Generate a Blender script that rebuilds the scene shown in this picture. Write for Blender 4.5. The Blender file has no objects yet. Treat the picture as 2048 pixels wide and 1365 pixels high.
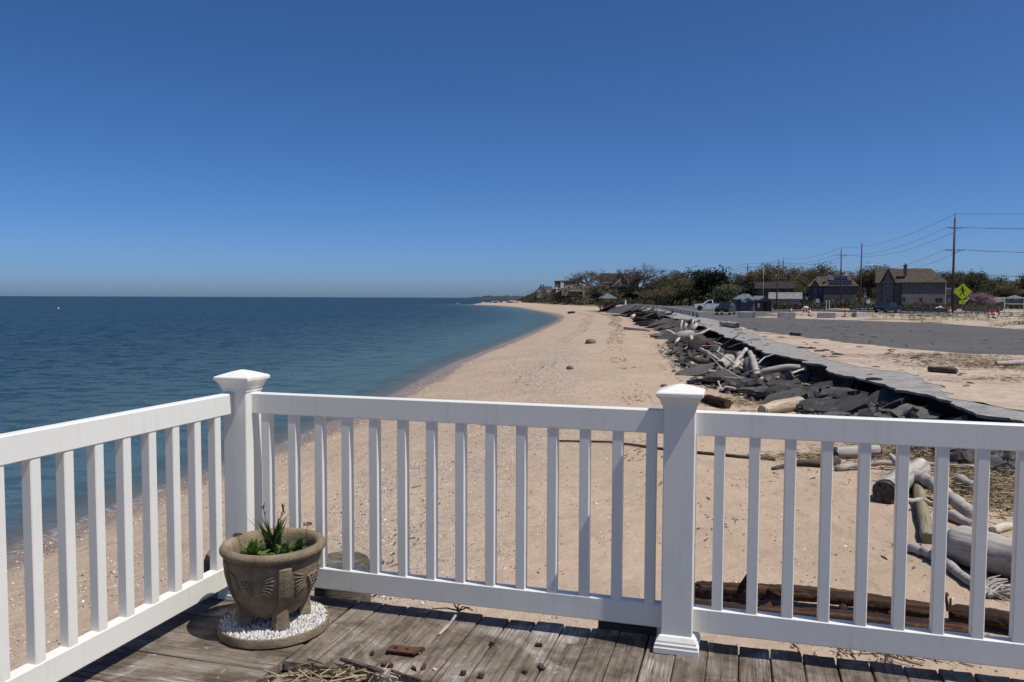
import bpy, math, random
import numpy as np
from mathutils import Vector, Matrix, noise

# ------------------------------------------------------------------ camera, sky, sun, exposure
scene = bpy.context.scene
COL = scene.collection
F, CX, CY, CAMZ = 1600.0, 1024.0, 682.5, 3.9          # focal length in photograph pixels, centre, eye height above the sea
PITCH, ROLL = 0.0538, 0.0038
FW = Vector((0, math.cos(PITCH), -math.sin(PITCH)))
UP0 = Vector((0, math.sin(PITCH), math.cos(PITCH)))
RT0 = Vector((1, 0, 0))
RT = RT0 * math.cos(ROLL) + UP0 * math.sin(ROLL)
UP = UP0 * math.cos(ROLL) - RT0 * math.sin(ROLL)
cam = bpy.data.cameras.new("camera")
cam.sensor_width = 36.0
cam.lens = F / 2048 * 36.0
cam.clip_start = 0.05
cam.clip_end = 60000
camo = bpy.data.objects.new("camera", cam)
COL.objects.link(camo)
camo.matrix_world = Matrix(((RT.x, UP.x, -FW.x, 0), (RT.y, UP.y, -FW.y, 0), (RT.z, UP.z, -FW.z, CAMZ), (0, 0, 0, 1)))
scene.camera = camo

SUN = Vector((0.425, -0.195, 0.885)).normalized()
world = bpy.data.worlds.new("World")
scene.world = world
world.use_nodes = True
wn = world.node_tree.nodes
sky = wn.new("ShaderNodeTexSky")
sky.sky_type = 'NISHITA'
sky.sun_disc = False
sky.sun_elevation = math.asin(SUN.z)
sky.sun_rotation = math.atan2(SUN.x, SUN.y)
sky.altitude = 0
sky.air_density = 0.5
sky.dust_density = 1.0
sky.ozone_density = 10.0
hs = wn.new("ShaderNodeHueSaturation")                # the clear spring sky is a little more saturated, everywhere alike
hs.inputs["Saturation"].default_value = 1.11
world.node_tree.links.new(sky.outputs[0], hs.inputs["Color"])
world.node_tree.links.new(hs.outputs[0], wn["Background"].inputs[0])
wn["Background"].inputs[1].default_value = 0.118
sl = bpy.data.lights.new("sun", 'SUN')
sl.energy = 4.7
sl.angle = math.radians(0.53)
sl.color = (1.0, 0.955, 0.89)
so = bpy.data.objects.new("sun", sl)
COL.objects.link(so)
so.rotation_euler = SUN.to_track_quat('Z', 'Y').to_euler()
scene.view_settings.view_transform = 'Standard'
scene.view_settings.look = 'None'
scene.view_settings.exposure = 0.0
scene.view_settings.gamma = 1.0

# ------------------------------------------------------------------ helpers
def ray(px, py):
    return FW + RT * ((px - CX) / F) - UP * ((py - CY) / F)
def at(px, py, z):
    "the place on level z that the photograph shows at a pixel"
    r = ray(px, py); k = (z - CAMZ) / r.z
    return Vector((r.x * k, r.y * k, z))
def atd(px, py, D):
    r = ray(px, py); k = D / r.y
    return Vector((r.x * k, r.y * k, CAMZ + r.z * k))
def R(a, b): return random.uniform(a, b)
def N3(x, y, z=0.0): return noise.noise(Vector((x, y, z)))
def fbm(x, y, z=0.0, o=4): return noise.fractal(Vector((x, y, z)), 0.9, 2.0, o)

class MB:
    "collects vertices and faces for one mesh object"
    def __init__(s): s.v = []; s.f = []; s.c = []; s.sm = False
    def add(s, vs, fs, col=None):
        o = len(s.v); s.v += [tuple(p) for p in vs]
        s.f += [tuple(i + o for i in f) for f in fs]
        if col is not None: s.c += [col] * len(vs)
        return s
    def box(s, x0, x1, y0, y1, z0, z1, M=None):
        vs = [Vector((x, y, z)) for z in (z0, z1) for y in (y0, y1) for x in (x0, x1)]
        if M is not None: vs = [M @ p for p in vs]
        return s.add(vs, [(0, 2, 3, 1), (4, 5, 7, 6), (0, 1, 5, 4), (2, 6, 7, 3), (0, 4, 6, 2), (1, 3, 7, 5)])
    def bbox(s, x0, x1, y0, y1, z0, z1, b=0.004):
        "box with chamfered long edges (all four vertical or horizontal ones, along its longest side)"
        d = (x1 - x0, y1 - y0, z1 - z0); k = d.index(max(d))
        lo = (x0, y0, z0); hi = (x1, y1, z1); i, j = [q for q in range(3) if q != k]
        ring = [(lo[i] + b, lo[j]), (hi[i] - b, lo[j]), (hi[i], lo[j] + b), (hi[i], hi[j] - b), (hi[i] - b, hi[j]), (lo[i] + b, hi[j]), (lo[i], hi[j] - b), (lo[i], lo[j] + b)]
        vs = []
        for e in (lo[k], hi[k]):
            for a, c in ring:
                p = [0, 0, 0]; p[k] = e; p[i] = a; p[j] = c; vs.append(p)
        fs = [tuple(range(8)), tuple(range(15, 7, -1))]
        for q in range(8): r = (q + 1) % 8; fs.append((q, q + 8, r + 8, r))
        return s.add(vs, fs)
    def tube(s, pts, rad, n=8, cap=True, jit=0.0, flat=1.0):
        pts = [Vector(p) for p in pts]; m = len(pts)
        if not hasattr(rad, '__len__'): rad = [rad] * m
        vs = []; prev = None
        for i, p in enumerate(pts):
            t = (pts[min(i + 1, m - 1)] - pts[max(i - 1, 0)])
            if t.length < 1e-9: t = Vector((0, 0, 1))
            t.normalize()
            if prev is None:
                a = t.orthogonal().normalized()
            else:
                a = prev - t * prev.dot(t)
                a = a.normalized() if a.length > 1e-6 else t.orthogonal().normalized()
            prev = a; b = t.cross(a)
            for q in range(n):
                w = 2 * math.pi * q / n
                r = rad[i] * (1 + (R(-jit, jit) if jit else 0))
                vs.append(p + a * math.cos(w) * r + b * math.sin(w) * r * flat)
        fs = []
        for i in range(m - 1):
            for q in range(n):
                w = (q + 1) % n
                fs.append((i * n + q, i * n + w, (i + 1) * n + w, (i + 1) * n + q))
        if cap:
            fs.append(tuple(range(n - 1, -1, -1))); fs.append(tuple((m - 1) * n + q for q in range(n)))
        return s.add(vs, fs)
    def lathe(s, prof, n=32, cx=0, cy=0, cap=True):
        vs = []
        for r, z in prof:
            for q in range(n):
                w = 2 * math.pi * q / n; vs.append((cx + r * math.cos(w), cy + r * math.sin(w), z))
        fs = []
        for i in range(len(prof) - 1):
            for q in range(n):
                w = (q + 1) % n; fs.append((i * n + q, i * n + w, (i + 1) * n + w, (i + 1) * n + q))
        if cap:
            fs.append(tuple(range(n - 1, -1, -1))); fs.append(tuple((len(prof) - 1) * n + q for q in range(n)))
        return s.add(vs, fs)
    def loft(s, rings, cap=True):
        n = len(rings[0]); vs = [p for r in rings for p in r]; fs = []
        for i in range(len(rings) - 1):
            for q in range(n):
                w = (q + 1) % n; fs.append((i * n + q, i * n + w, (i + 1) * n + w, (i + 1) * n + q))
        if cap: fs.append(tuple(range(n - 1, -1, -1))); fs.append(tuple((len(rings) - 1) * n + q for q in range(n)))
        return s.add(vs, fs)
    def prism(s, poly, z0, z1):
        n = len(poly)
        return s.add([(x, y, z0) for x, y in poly] + [(x, y, z1) for x, y in poly],
                     [tuple(range(n - 1, -1, -1)), tuple(range(n, 2 * n))] + [(i, (i + 1) % n, n + (i + 1) % n, n + i) for i in range(n)])
    def extrude_y(s, poly, y0, y1, inset=0.0, zin=None):
        "a side profile (x,z) extruded across y; above zin the sides lean in by inset"
        n = len(poly); f = lambda z: inset if zin is not None and z > zin else 0.0
        return s.add([(x, y0 + f(z), z) for x, z in poly] + [(x, y1 - f(z), z) for x, z in poly],
                     [tuple(range(n)), tuple(range(2 * n - 1, n - 1, -1))] + [(i, n + i, n + (i + 1) % n, (i + 1) % n) for i in range(n)])
    def mesh(s, name, smooth=False):
        me = bpy.data.meshes.new(name)
        me.from_pydata(s.v, [], s.f)
        if s.c and len(s.c) == len(s.v):
            a = me.color_attributes.new("tint", 'FLOAT_COLOR', 'POINT')
            a.data.foreach_set("color", np.array([(c[0], c[1], c[2], 1.0) for c in s.c], dtype=np.float32).ravel())
        if smooth or s.sm:
            me.polygons.foreach_set("use_smooth", [True] * len(me.polygons))
        me.update()
        return me
    def build(s, name, mat, parent=None, smooth=False, loc=None, rot=None):
        return obj(name, s.mesh(name, smooth), mat, parent, loc, rot)

def obj(name, me, mat=None, parent=None, loc=None, rot=None):
    o = bpy.data.objects.new(name, me); COL.objects.link(o)
    if mat is not None and len(me.materials) == 0: me.materials.append(mat)
    if parent is not None: o.parent = parent
    if loc is not None: o.location = loc
    if rot is not None: o.rotation_euler = rot
    return o
def tag(o, label, cat, group=None, kind=None):
    if label: o["label"] = label
    if cat: o["category"] = cat
    if group: o["group"] = group
    if kind: o["kind"] = kind
    return o
def thing(name, label, cat, loc=(0, 0, 0), rz=0.0, group=None):
    o = bpy.data.objects.new(name, None); COL.objects.link(o)
    o.location = loc; o.rotation_euler = (0, 0, rz); o.empty_display_size = 0.2
    return tag(o, label, cat, group)
def struct(name, mb, mat, smooth=False):
    o = mb.build(name, mat, smooth=smooth); o["kind"] = "structure"; return o
def stuff(o, label=None, cat=None):
    o["kind"] = "stuff"
    if label: o["label"] = label
    if cat: o["category"] = cat
    return o
def smooth_by_angle(me, deg=35):
    me.polygons.foreach_set("use_smooth", [True] * len(me.polygons))
    try: me.set_sharp_from_angle(angle=math.radians(deg))
    except Exception: pass
    return me

# ------------------------------------------------------------------ materials
class NT:
    def __init__(s, name):
        s.m = bpy.data.materials.new(name); s.m.use_nodes = True
        s.t = s.m.node_tree; s.b = s.t.nodes["Principled BSDF"]; s.out = s.t.nodes["Material Output"]
    def n(s, typ, **kw):
        x = s.t.nodes.new(typ)
        for k, v in kw.items(): setattr(x, k, v)
        return x
    def l(s, a, b): s.t.links.new(a, b)
    def coord(s, scale=(1, 1, 1), kind="Object", rnd=0.0):
        tc = s.n("ShaderNodeTexCoord"); mp = s.n("ShaderNodeMapping")
        mp.inputs["Scale"].default_value = scale
        src = tc.outputs[kind]
        if rnd:
            oi = s.n("ShaderNodeObjectInfo"); mu = s.n("ShaderNodeMath", operation='MULTIPLY'); mu.inputs[1].default_value = rnd
            s.l(oi.outputs["Random"], mu.inputs[0])
            ad = s.n("ShaderNodeVectorMath", operation='ADD'); s.l(src, ad.inputs[0]); s.l(mu.outputs[0], ad.inputs[1]); src = ad.outputs[0]
        s.l(src, mp.inputs["Vector"])
        return mp.outputs[0]
    def noise(s, vec, scale, detail=4, rough=0.55, dist=0.0):
        x = s.n("ShaderNodeTexNoise"); x.inputs["Scale"].default_value = scale; x.inputs["Detail"].default_value = detail
        x.inputs["Roughness"].default_value = rough; x.inputs["Distortion"].default_value = dist
        s.l(vec, x.inputs["Vector"]); return x.outputs["Fac"]
    def ramp(s, fac, stops, interp='LINEAR'):
        x = s.n("ShaderNodeValToRGB"); x.color_ramp.interpolation = interp
        e = x.color_ramp.elements
        while len(e) < len(stops): e.new(0.5)
        for i, (p, c) in enumerate(stops):
            e[i].position = p
            e[i].color = (c, c, c, 1) if not hasattr(c, '__len__') else (c[0], c[1], c[2], 1)
        s.l(fac, x.inputs[0]); return x.outputs[0]
    def mix(s, fac, a, b, mode='MIX'):
        x = s.n("ShaderNodeMix", data_type='RGBA', blend_type=mode)
        for sock, v in ((x.inputs[0], fac), (x.inputs[6], a), (x.inputs[7], b)):
            if hasattr(v, 'links'): s.l(v, sock)
            elif hasattr(v, '__len__'): sock.default_value = (v[0], v[1], v[2], 1)
            else: sock.default_value = v
        return x.outputs[2]
    def math(s, op, a, b=None, clamp=False):
        x = s.n("ShaderNodeMath", operation=op); x.use_clamp = clamp
        for i, v in enumerate((a, b)):
            if v is None: continue
            if hasattr(v, 'links'): s.l(v, x.inputs[i])
            else: x.inputs[i].default_value = v
        return x.outputs[0]
    def attr(s, name, out="Fac"):
        x = s.n("ShaderNodeAttribute"); x.attribute_name = name; return x.outputs[out]
    def bump(s, h, strength=0.3, dist=0.01, prev=None):
        x = s.n("ShaderNodeBump"); x.inputs["Strength"].default_value = strength; x.inputs["Distance"].default_value = dist
        s.l(h, x.inputs["Height"])
        if prev is not None: s.l(prev, x.inputs["Normal"])
        s.l(x.outputs[0], s.b.inputs["Normal"]); return x.outputs[0]
    def col(s, c):
        if hasattr(c, 'links'): s.l(c, s.b.inputs["Base Color"])
        else: s.b.inputs["Base Color"].default_value = (c[0], c[1], c[2], 1)
    def set(s, rough=None, spec=None, metal=None):
        if rough is not None: s.b.inputs["Roughness"].default_value = rough
        if spec is not None: s.b.inputs["Specular IOR Level"].default_value = spec
        if metal is not None: s.b.inputs["Metallic"].default_value = metal
        return s

def simple(name, c, rough=0.6, var=0.15, scale=6.0, bump=0.0, spec=0.4, metal=0.0, rnd=7.0):
    "one base colour with soft mottling"
    t = NT(name); v = t.coord(rnd=rnd)
    f = t.noise(v, scale, 5, 0.6)
    lo = tuple(x * (1 - var) for x in c); hi = tuple(min(1, x * (1 + var)) for x in c)
    t.col(t.ramp(f, [(0.3, lo), (0.7, hi)])); t.set(rough, spec, metal)
    if bump: t.bump(t.noise(v, scale * 4, 4), bump, 0.01)
    return t.m

def m_vinyl():
    t = NT("white_vinyl"); v = t.coord()
    f = t.noise(v, 3.0, 5, 0.6); g = t.noise(t.coord((40, 40, 4)), 1.0, 3)
    c = t.mix(t.ramp(f, [(0.45, 0.0), (0.75, 0.35)]), (0.77, 0.755, 0.69), (0.64, 0.61, 0.52))
    c = t.mix(t.ramp(g, [(0.56, 0.0), (0.8, 0.4)]), c, (0.50, 0.48, 0.42))
    t.col(c); t.set(0.42, 0.4); t.bump(t.noise(v, 25, 3), 0.04, 0.01)
    return t.m
def m_deck():
    t = NT("weathered_deck_wood"); v = t.coord((1.5, 30, 30), rnd=31.0); w = t.coord((1, 1, 1), rnd=31.0)
    ge = t.n("ShaderNodeNewGeometry").outputs["Position"]
    grain = t.noise(v, 1.6, 8, 0.7, 0.5); fine = t.noise(t.coord((7, 230, 230), rnd=31.0), 1.0, 4, 0.6)
    patch = t.noise(ge, 5.5, 8, 0.68, 0.4); big = t.noise(ge, 3.1, 6, 0.62, 0.6); spot = t.noise(ge, 34, 4, 0.65)
    c = t.ramp(grain, [(0.30, (0.085, 0.066, 0.05)), (0.45, (0.19, 0.155, 0.122)), (0.60, (0.27, 0.235, 0.195)), (0.8, (0.36, 0.33, 0.29))])
    c = t.mix(t.ramp(patch, [(0.46, 0.0), (0.60, 0.9)]), c, t.ramp(grain, [(0.3, (0.055, 0.042, 0.03)), (0.7, (0.155, 0.122, 0.09))]))
    c = t.mix(t.ramp(big, [(0.52, 0.0), (0.62, 0.9)]), c, t.ramp(fine, [(0.34, (0.10, 0.085, 0.07)), (0.5, (0.36, 0.335, 0.305)), (0.66, (0.58, 0.56, 0.52))]))
    c = t.mix(t.ramp(spot, [(0.62, 0.0), (0.72, 0.55)]), c, (0.46, 0.45, 0.40))
    c = t.mix(t.ramp(t.noise(ge, 2.1, 5, 0.6), [(0.60, 0.0), (0.74, 0.6)]), c, (0.20, 0.105, 0.05))
    c = t.mix(t.ramp(fine, [(0.32, 0.85), (0.41, 0.0)]), c, (0.03, 0.023, 0.018))
    oi = t.n("ShaderNodeObjectInfo"); c = t.mix(0.6, c, t.ramp(oi.outputs["Random"], [(0.0, (0.6, 0.56, 0.52)), (1.0, (1.0, 0.98, 0.95))]), 'MULTIPLY')
    t.col(c); t.set(0.88, 0.2)
    b = t.bump(grain, 0.6, 0.008); t.bump(fine, 0.6, 0.005, b)
    return t.m
def m_log(name, dark, mid, pale, grain=14.0, crack=0.4):
    t = NT(name); v = t.coord((0.8, grain, grain), rnd=17.0); w = t.coord(rnd=17.0)
    g = t.noise(v, 1.0, 7, 0.65, 0.6); p = t.noise(w, 2.2, 5); k = t.noise(t.coord((1.2, grain * 4, grain * 4), rnd=9.0), 1.0, 4)
    c = t.ramp(g, [(0.3, dark), (0.5, mid), (0.72, pale)])
    c = t.mix(t.ramp(p, [(0.45, 0.0), (0.68, 0.6)]), c, mid)
    c = t.mix(t.ramp(k, [(0.32, crack), (0.42, 0.0)]), c, tuple(x * 0.25 for x in dark))
    t.col(c); t.set(0.85, 0.2); b = t.bump(g, 0.5, 0.02); t.bump(k, 0.4, 0.008, b)
    return t.m
def m_sand():
    t = NT("beach_sand"); v = t.coord()
    sd = t.attr("shore")
    wob = t.math('ADD', sd, t.math('MULTIPLY', t.math('SUBTRACT', t.noise(t.coord((1.0, 0.25, 1)), 0.5, 5, 0.6), 0.5), 2.4))
    big = t.noise(v, 0.35, 6, 0.6); mid = t.noise(v, 2.6, 6, 0.65); fine = t.noise(v, 160, 3, 0.7)
    c = t.mix(t.ramp(big, [(0.35, 0.0), (0.65, 1.0)]), (0.43, 0.328, 0.235), (0.36, 0.272, 0.195))
    c = t.mix(t.ramp(mid, [(0.50, 0.0), (0.72, 0.6)]), c, (0.29, 0.215, 0.155))
    c = t.mix(t.ramp(fine, [(0.25, 0.5), (0.45, 0.0)]), c, (0.25, 0.18, 0.13))
    # dark mineral streaks along the beach
    st = t.noise(t.coord((1.6, 0.22, 1)), 1.3, 7, 0.7, 0.8)
    c = t.mix(t.ramp(st, [(0.58, 0.0), (0.70, 0.42)]), c, (0.22, 0.155, 0.13))
    # bands of shell grit and pebbles, each cell of its own colour
    vo = t.n("ShaderNodeTexVoronoi"); vo.inputs["Scale"].default_value = 42.0; t.l(v, vo.inputs["Vector"])
    sep = t.n("ShaderNodeSeparateColor"); t.l(vo.outputs["Color"], sep.inputs[0])
    cell = t.ramp(sep.outputs[0], [(0.0, (0.10, 0.075, 0.06)), (0.2, (0.30, 0.21, 0.15)), (0.5, (0.46, 0.36, 0.27)), (0.8, (0.62, 0.55, 0.47)), (1.0, (0.78, 0.75, 0.70))])
    shape = t.ramp(vo.outputs["Distance"], [(0.30, 1.0), (0.46, 0.0)])
    band = t.ramp(t.math('DIVIDE', wob, 20.0), [(0.0, 0.25), (0.05, 0.9), (0.12, 0.35), (0.18, 0.3), (0.27, 0.95), (0.36, 0.85), (0.43, 0.15), (0.55, 0.04), (1.0, 0.10)])
    pick = t.math('LESS_THAN', sep.outputs[1], t.math('MULTIPLY', band, t.ramp(t.noise(v, 0.9, 5, 0.65), [(0.38, 0.08), (0.62, 1.0)])))
    c = t.mix(t.math('MULTIPLY', shape, pick), c, cell)
    grit = t.math('MULTIPLY', band, t.ramp(t.noise(t.coord((1.0, 0.35, 1)), 0.8, 6, 0.68), [(0.40, 0.0), (0.60, 0.75)]))
    c = t.mix(t.math('MULTIPLY', grit, 0.55), c, t.ramp(t.noise(v, 9, 5, 0.75), [(0.35, (0.19, 0.15, 0.12)), (0.6, (0.42, 0.37, 0.31))]))
    # wet strip at the water's edge
    wet = t.ramp(t.math('DIVIDE', wob, 4.0), [(0.16, 0.0), (0.34, 1.0)])
    c = t.mix(wet, t.mix(0.5, c, (0.33, 0.25, 0.19), 'MULTIPLY'), c)
    t.col(c); t.set(0.9, 0.15)
    t.l(t.ramp(wet, [(0.0, 0.35), (1.0, 0.92)]), t.b.inputs["Roughness"])
    foot = t.math('ADD', t.noise(v, 4.5, 3, 0.5), t.math('MULTIPLY', t.noise(v, 0.7, 3, 0.5), 2.0))
    fv = t.n('ShaderNodeTexVoronoi'); fv.inputs['Scale'].default_value = 2.1; t.l(t.coord((1, 0.8, 0.01)), fv.inputs['Vector'])
    dent = t.math('MULTIPLY', t.ramp(fv.outputs['Distance'], [(0.12, 0.0), (0.30, 1.0)]), t.ramp(t.noise(v, 0.28, 3, 0.5), [(0.44, 0.0), (0.58, 1.0)]))
    b = t.bump(foot, 0.8, 0.06); b = t.bump(dent, 0.7, 0.035, b); b = t.bump(t.noise(v, 30, 4, 0.7), 0.5, 0.010, b); t.bump(t.math('MULTIPLY', shape, pick), 0.8, 0.010, b)
    return t.m
def m_inland():
    t = NT("sandy_ground"); v = t.coord()
    a = t.noise(v, 0.13, 7, 0.65); b_ = t.noise(v, 1.1, 6, 0.7); f = t.noise(v, 14, 4, 0.7)
    c = t.mix(t.ramp(b_, [(0.4, 0.0), (0.65, 1.0)]), (0.42, 0.345, 0.27), (0.31, 0.25, 0.19))
    c = t.mix(t.ramp(a, [(0.50, 0.0), (0.60, 1.0)]), c, t.ramp(f, [(0.3, (0.085, 0.085, 0.035)), (0.7, (0.20, 0.175, 0.09))]))
    t.col(c); t.set(0.95, 0.1); t.bump(b_, 0.7, 0.2)
    return t.m
def m_asphalt(name, base, vein=0.0, sand=0.0):
    t = NT(name); v = t.coord(rnd=5.0 if vein else 0.0)
    big = t.noise(v, 0.25, 5, 0.6); mid = t.noise(v, 2.2, 5, 0.65); g = t.noise(v, 70, 3, 0.8)
    vo = t.n("ShaderNodeTexVoronoi"); vo.inputs["Scale"].default_value = 55.0; t.l(v, vo.inputs["Vector"])
    sep = t.n("ShaderNodeSeparateColor"); t.l(vo.outputs["Color"], sep.inputs[0])
    lo = tuple(x * 0.72 for x in base); hi = tuple(x * 1.25 for x in base)
    c = t.mix(t.ramp(mid, [(0.35, 0.0), (0.65, 1.0)]), lo, hi)
    c = t.mix(t.ramp(sep.outputs[0], [(0.0, 0.55), (0.22, 0.0)]), c, tuple(x * 0.45 for x in base))
    c = t.mix(t.ramp(sep.outputs[1], [(0.78, 0.0), (0.95, 0.5)]), c, tuple(min(0.7, x * 2.0 + 0.06) for x in base))
    if sand:
        c = t.mix(t.ramp(t.noise(v, 0.55, 7, 0.7), [(0.52, 0.0), (0.72, sand)]), c, (0.40, 0.31, 0.23))
    else:
        c = t.mix(t.ramp(big, [(0.4, 0.0), (0.7, 0.5)]), c, lo)
    t.col(c); t.set(0.9, 0.25)
    b = t.bump(g, 0.5, 0.006); 
    if vein:
        oi = t.n('ShaderNodeObjectInfo'); c = t.mix(1.0, c, t.ramp(oi.outputs['Random'], [(0.0, (0.55, 0.55, 0.56)), (0.6, (1.0, 0.99, 0.97)), (1.0, (1.45, 1.4, 1.32))]), 'MULTIPLY')
        c = t.mix(t.ramp(t.noise(v, 2.4, 6, 0.7), [(0.60, 0.0), (0.74, 0.6)]), c, (0.30, 0.24, 0.18))
        vc = t.n("ShaderNodeTexVoronoi", feature='DISTANCE_TO_EDGE'); vc.inputs["Scale"].default_value = 2.3
        wv = t.n("ShaderNodeVectorMath", operation='ADD'); t.l(v, wv.inputs[0]); nz = t.n("ShaderNodeTexNoise"); nz.inputs["Scale"].default_value = 4; t.l(v, nz.inputs["Vector"]); 
        t.l(nz.outputs["Color"], wv.inputs[1]); t.l(wv.outputs[0], vc.inputs["Vector"])
        cr = t.ramp(vc.outputs["Distance"], [(0.0, 1.0), (0.03, 0.0)])
        t.col(t.mix(t.math('MULTIPLY', cr, vein), c, (0.008, 0.008, 0.009)))
        t.bump(vc.outputs["Distance"], 0.25, 0.02, b)
    return t.m
def m_sea():
    t = NT("sea_water"); v = t.coord()
    d = t.attr("depth")
    stir = t.noise(t.coord((0.35, 1, 1)), 0.035, 5, 0.6)
    deep = t.mix(t.ramp(stir, [(0.35, 0.0), (0.65, 1.0)]), (0.0030, 0.0165, 0.033), (0.0040, 0.0245, 0.036))
    c = t.mix(t.ramp(d, [(0.0, 0.0), (0.08, 0.30), (0.22, 0.62), (0.5, 0.88), (1.0, 1.0)]), (0.075, 0.130, 0.135), deep)
    def slope(scale, freq, detail, amp):
        x = t.n("ShaderNodeTexNoise"); x.inputs["Scale"].default_value = freq; x.inputs["Detail"].default_value = detail; x.inputs["Roughness"].default_value = 0.62
        t.l(t.coord(scale), x.inputs["Vector"])
        sb = t.n("ShaderNodeVectorMath", operation='SUBTRACT'); t.l(x.outputs["Color"], sb.inputs[0]); sb.inputs[1].default_value = (0.5, 0.5, 0.5)
        ml = t.n("ShaderNodeVectorMath", operation='MULTIPLY'); t.l(sb.outputs[0], ml.inputs[0]); ml.inputs[1].default_value = (amp * 0.8, amp, 0)
        return ml.outputs[0]
    def vadd(a, b):
        x = t.n("ShaderNodeVectorMath", operation='ADD'); t.l(a, x.inputs[0])
        if hasattr(b, 'links'): t.l(b, x.inputs[1])
        else: x.inputs[1].default_value = b
        return x.outputs[0]
    foam_n = t.noise(v, 7.0, 6, 0.7)
    foam = t.math('MULTIPLY', t.ramp(d, [(0.0, 1.0), (0.003, 1.0), (0.007, 0.0)]), t.ramp(foam_n, [(0.47, 0.0), (0.60, 0.75)]))
    c = t.mix(foam, c, (0.75, 0.77, 0.78))
    t.col(c); t.set(0.12, 0.5); t.b.inputs["IOR"].default_value = 1.14
    calm = t.n("ShaderNodeVectorMath", operation='SCALE'); t.l(vadd(slope((0.5, 1.0, 1), 1.5, 5, 2.5), slope((0.7, 1.3, 1), 6.0, 3, 1.3)), calm.inputs[0])
    t.l(t.ramp(d, [(0.0, 0.25), (0.05, 0.6), (0.2, 1.0)]), calm.inputs["Scale"])
    nn = t.n("ShaderNodeVectorMath", operation='NORMALIZE'); t.l(vadd(calm.outputs[0], (0, 0, 1.0)), nn.inputs[0]); t.l(nn.outputs[0], t.b.inputs["Normal"])
    # wind-roughened water: body colour plus a sheen that never reaches a mirror's strength
    df = t.n("ShaderNodeBsdfDiffuse"); t.l(c, df.inputs["Color"]); gl_ = t.n("ShaderNodeBsdfGlossy"); gl_.inputs["Roughness"].default_value = 0.12; gl_.inputs["Color"].default_value = (1, 1, 1, 1)
    t.l(nn.outputs[0], gl_.inputs["Normal"]); fz = t.n("ShaderNodeFresnel"); fz.inputs["IOR"].default_value = 1.333; t.l(nn.outputs[0], fz.inputs["Normal"])
    body = t.n("ShaderNodeMixShader"); t.l(t.math('MINIMUM', fz.outputs[0], 0.27), body.inputs[0]); t.l(df.outputs[0], body.inputs[1]); t.l(gl_.outputs[0], body.inputs[2])
    tr = t.n("ShaderNodeBsdfTransparent"); mx = t.n("ShaderNodeMixShader")
    al = t.math('MAXIMUM', t.ramp(d, [(0.0, 0.15), (0.012, 0.45), (0.05, 0.86), (0.14, 1.0)]), foam)
    t.l(al, mx.inputs[0]); t.l(tr.outputs[0], mx.inputs[1]); t.l(body.outputs[0], mx.inputs[2]); t.l(mx.outputs[0], t.out.inputs[0])
    return t.m
def m_tint(name, rough=0.8, spec=0.2, mul=1.0, trans=0.0):
    "colour carried by each leaf or pebble itself"
    t = NT(name); c = t.attr("tint", "Color")
    if mul != 1.0: c = t.mix(1.0, c, (mul, mul, mul), 'MULTIPLY')
    t.col(c); t.set(rough, spec)
    if trans:
        tl = t.n("ShaderNodeBsdfTranslucent"); t.l(c, tl.inputs[0]); mx = t.n("ShaderNodeMixShader"); mx.inputs[0].default_value = trans
        t.l(t.b.outputs[0], mx.inputs[1]); t.l(tl.outputs[0], mx.inputs[2]); t.l(mx.outputs[0], t.out.inputs[0])
    return t.m
def m_shingle(name, c, sx=3.0, sz=6.0):
    t = NT(name); tc = t.n("ShaderNodeTexCoord")
    br = t.n("ShaderNodeTexBrick"); br.inputs["Scale"].default_value = 1.0
    br.inputs["Brick Width"].default_value = 0.4; br.inputs["Row Height"].default_value = 0.18; br.inputs["Mortar Size"].default_value = 0.012
    br.inputs["Color1"].default_value = (c[0] * 0.75, c[1] * 0.75, c[2] * 0.75, 1); br.inputs["Color2"].default_value = (c[0] * 1.25, c[1] * 1.25, c[2] * 1.25, 1)
    br.inputs["Mortar"].default_value = (c[0] * 0.4, c[1] * 0.4, c[2] * 0.4, 1)
    mp = t.n("ShaderNodeMapping"); mp.inputs["Rotation"].default_value = (math.radians(90), 0, 0)
    t.l(tc.outputs["Object"], mp.inputs[0]); t.l(mp.outputs[0], br.inputs[0])
    f = t.noise(t.coord(), 0.9, 5)
    t.col(t.mix(t.ramp(f, [(0.4, 0.0), (0.7, 0.5)]), br.outputs[0], tuple(x * 0.7 for x in c))); t.set(0.9, 0.15)
    return t.m
def m_concrete_urn():
    t = NT("aged_cast_stone"); v = t.coord()
    a = t.noise(v, 9, 6, 0.65); f = t.noise(v, 130, 3, 0.7); g = t.noise(t.coord((1, 1, 0.4)), 5, 5)
    c = t.ramp(a, [(0.3, (0.13, 0.10, 0.065)), (0.55, (0.24, 0.19, 0.125)), (0.75, (0.33, 0.275, 0.19))])
    c = t.mix(t.ramp(g, [(0.5, 0.0), (0.7, 0.45)]), c, (0.12, 0.095, 0.06))
    vo = t.n("ShaderNodeTexVoronoi"); vo.inputs["Scale"].default_value = 420.0; t.l(v, vo.inputs["Vector"])
    sep = t.n("ShaderNodeSeparateColor"); t.l(vo.outputs["Color"], sep.inputs[0])
    c = t.mix(t.ramp(sep.outputs[0], [(0.8, 0.0), (0.95, 0.45)]), c, (0.36, 0.30, 0.22)); c = t.mix(t.ramp(sep.outputs[1], [(0.0, 0.6), (0.15, 0.0)]), c, (0.07, 0.055, 0.035))
    t.col(c); t.set(0.92, 0.15); b = t.bump(f, 0.9, 0.004); b = t.bump(t.noise(v, 45, 4, 0.7), 0.5, 0.005, b); t.bump(a, 0.4, 0.008, b)
    return t.m

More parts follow.
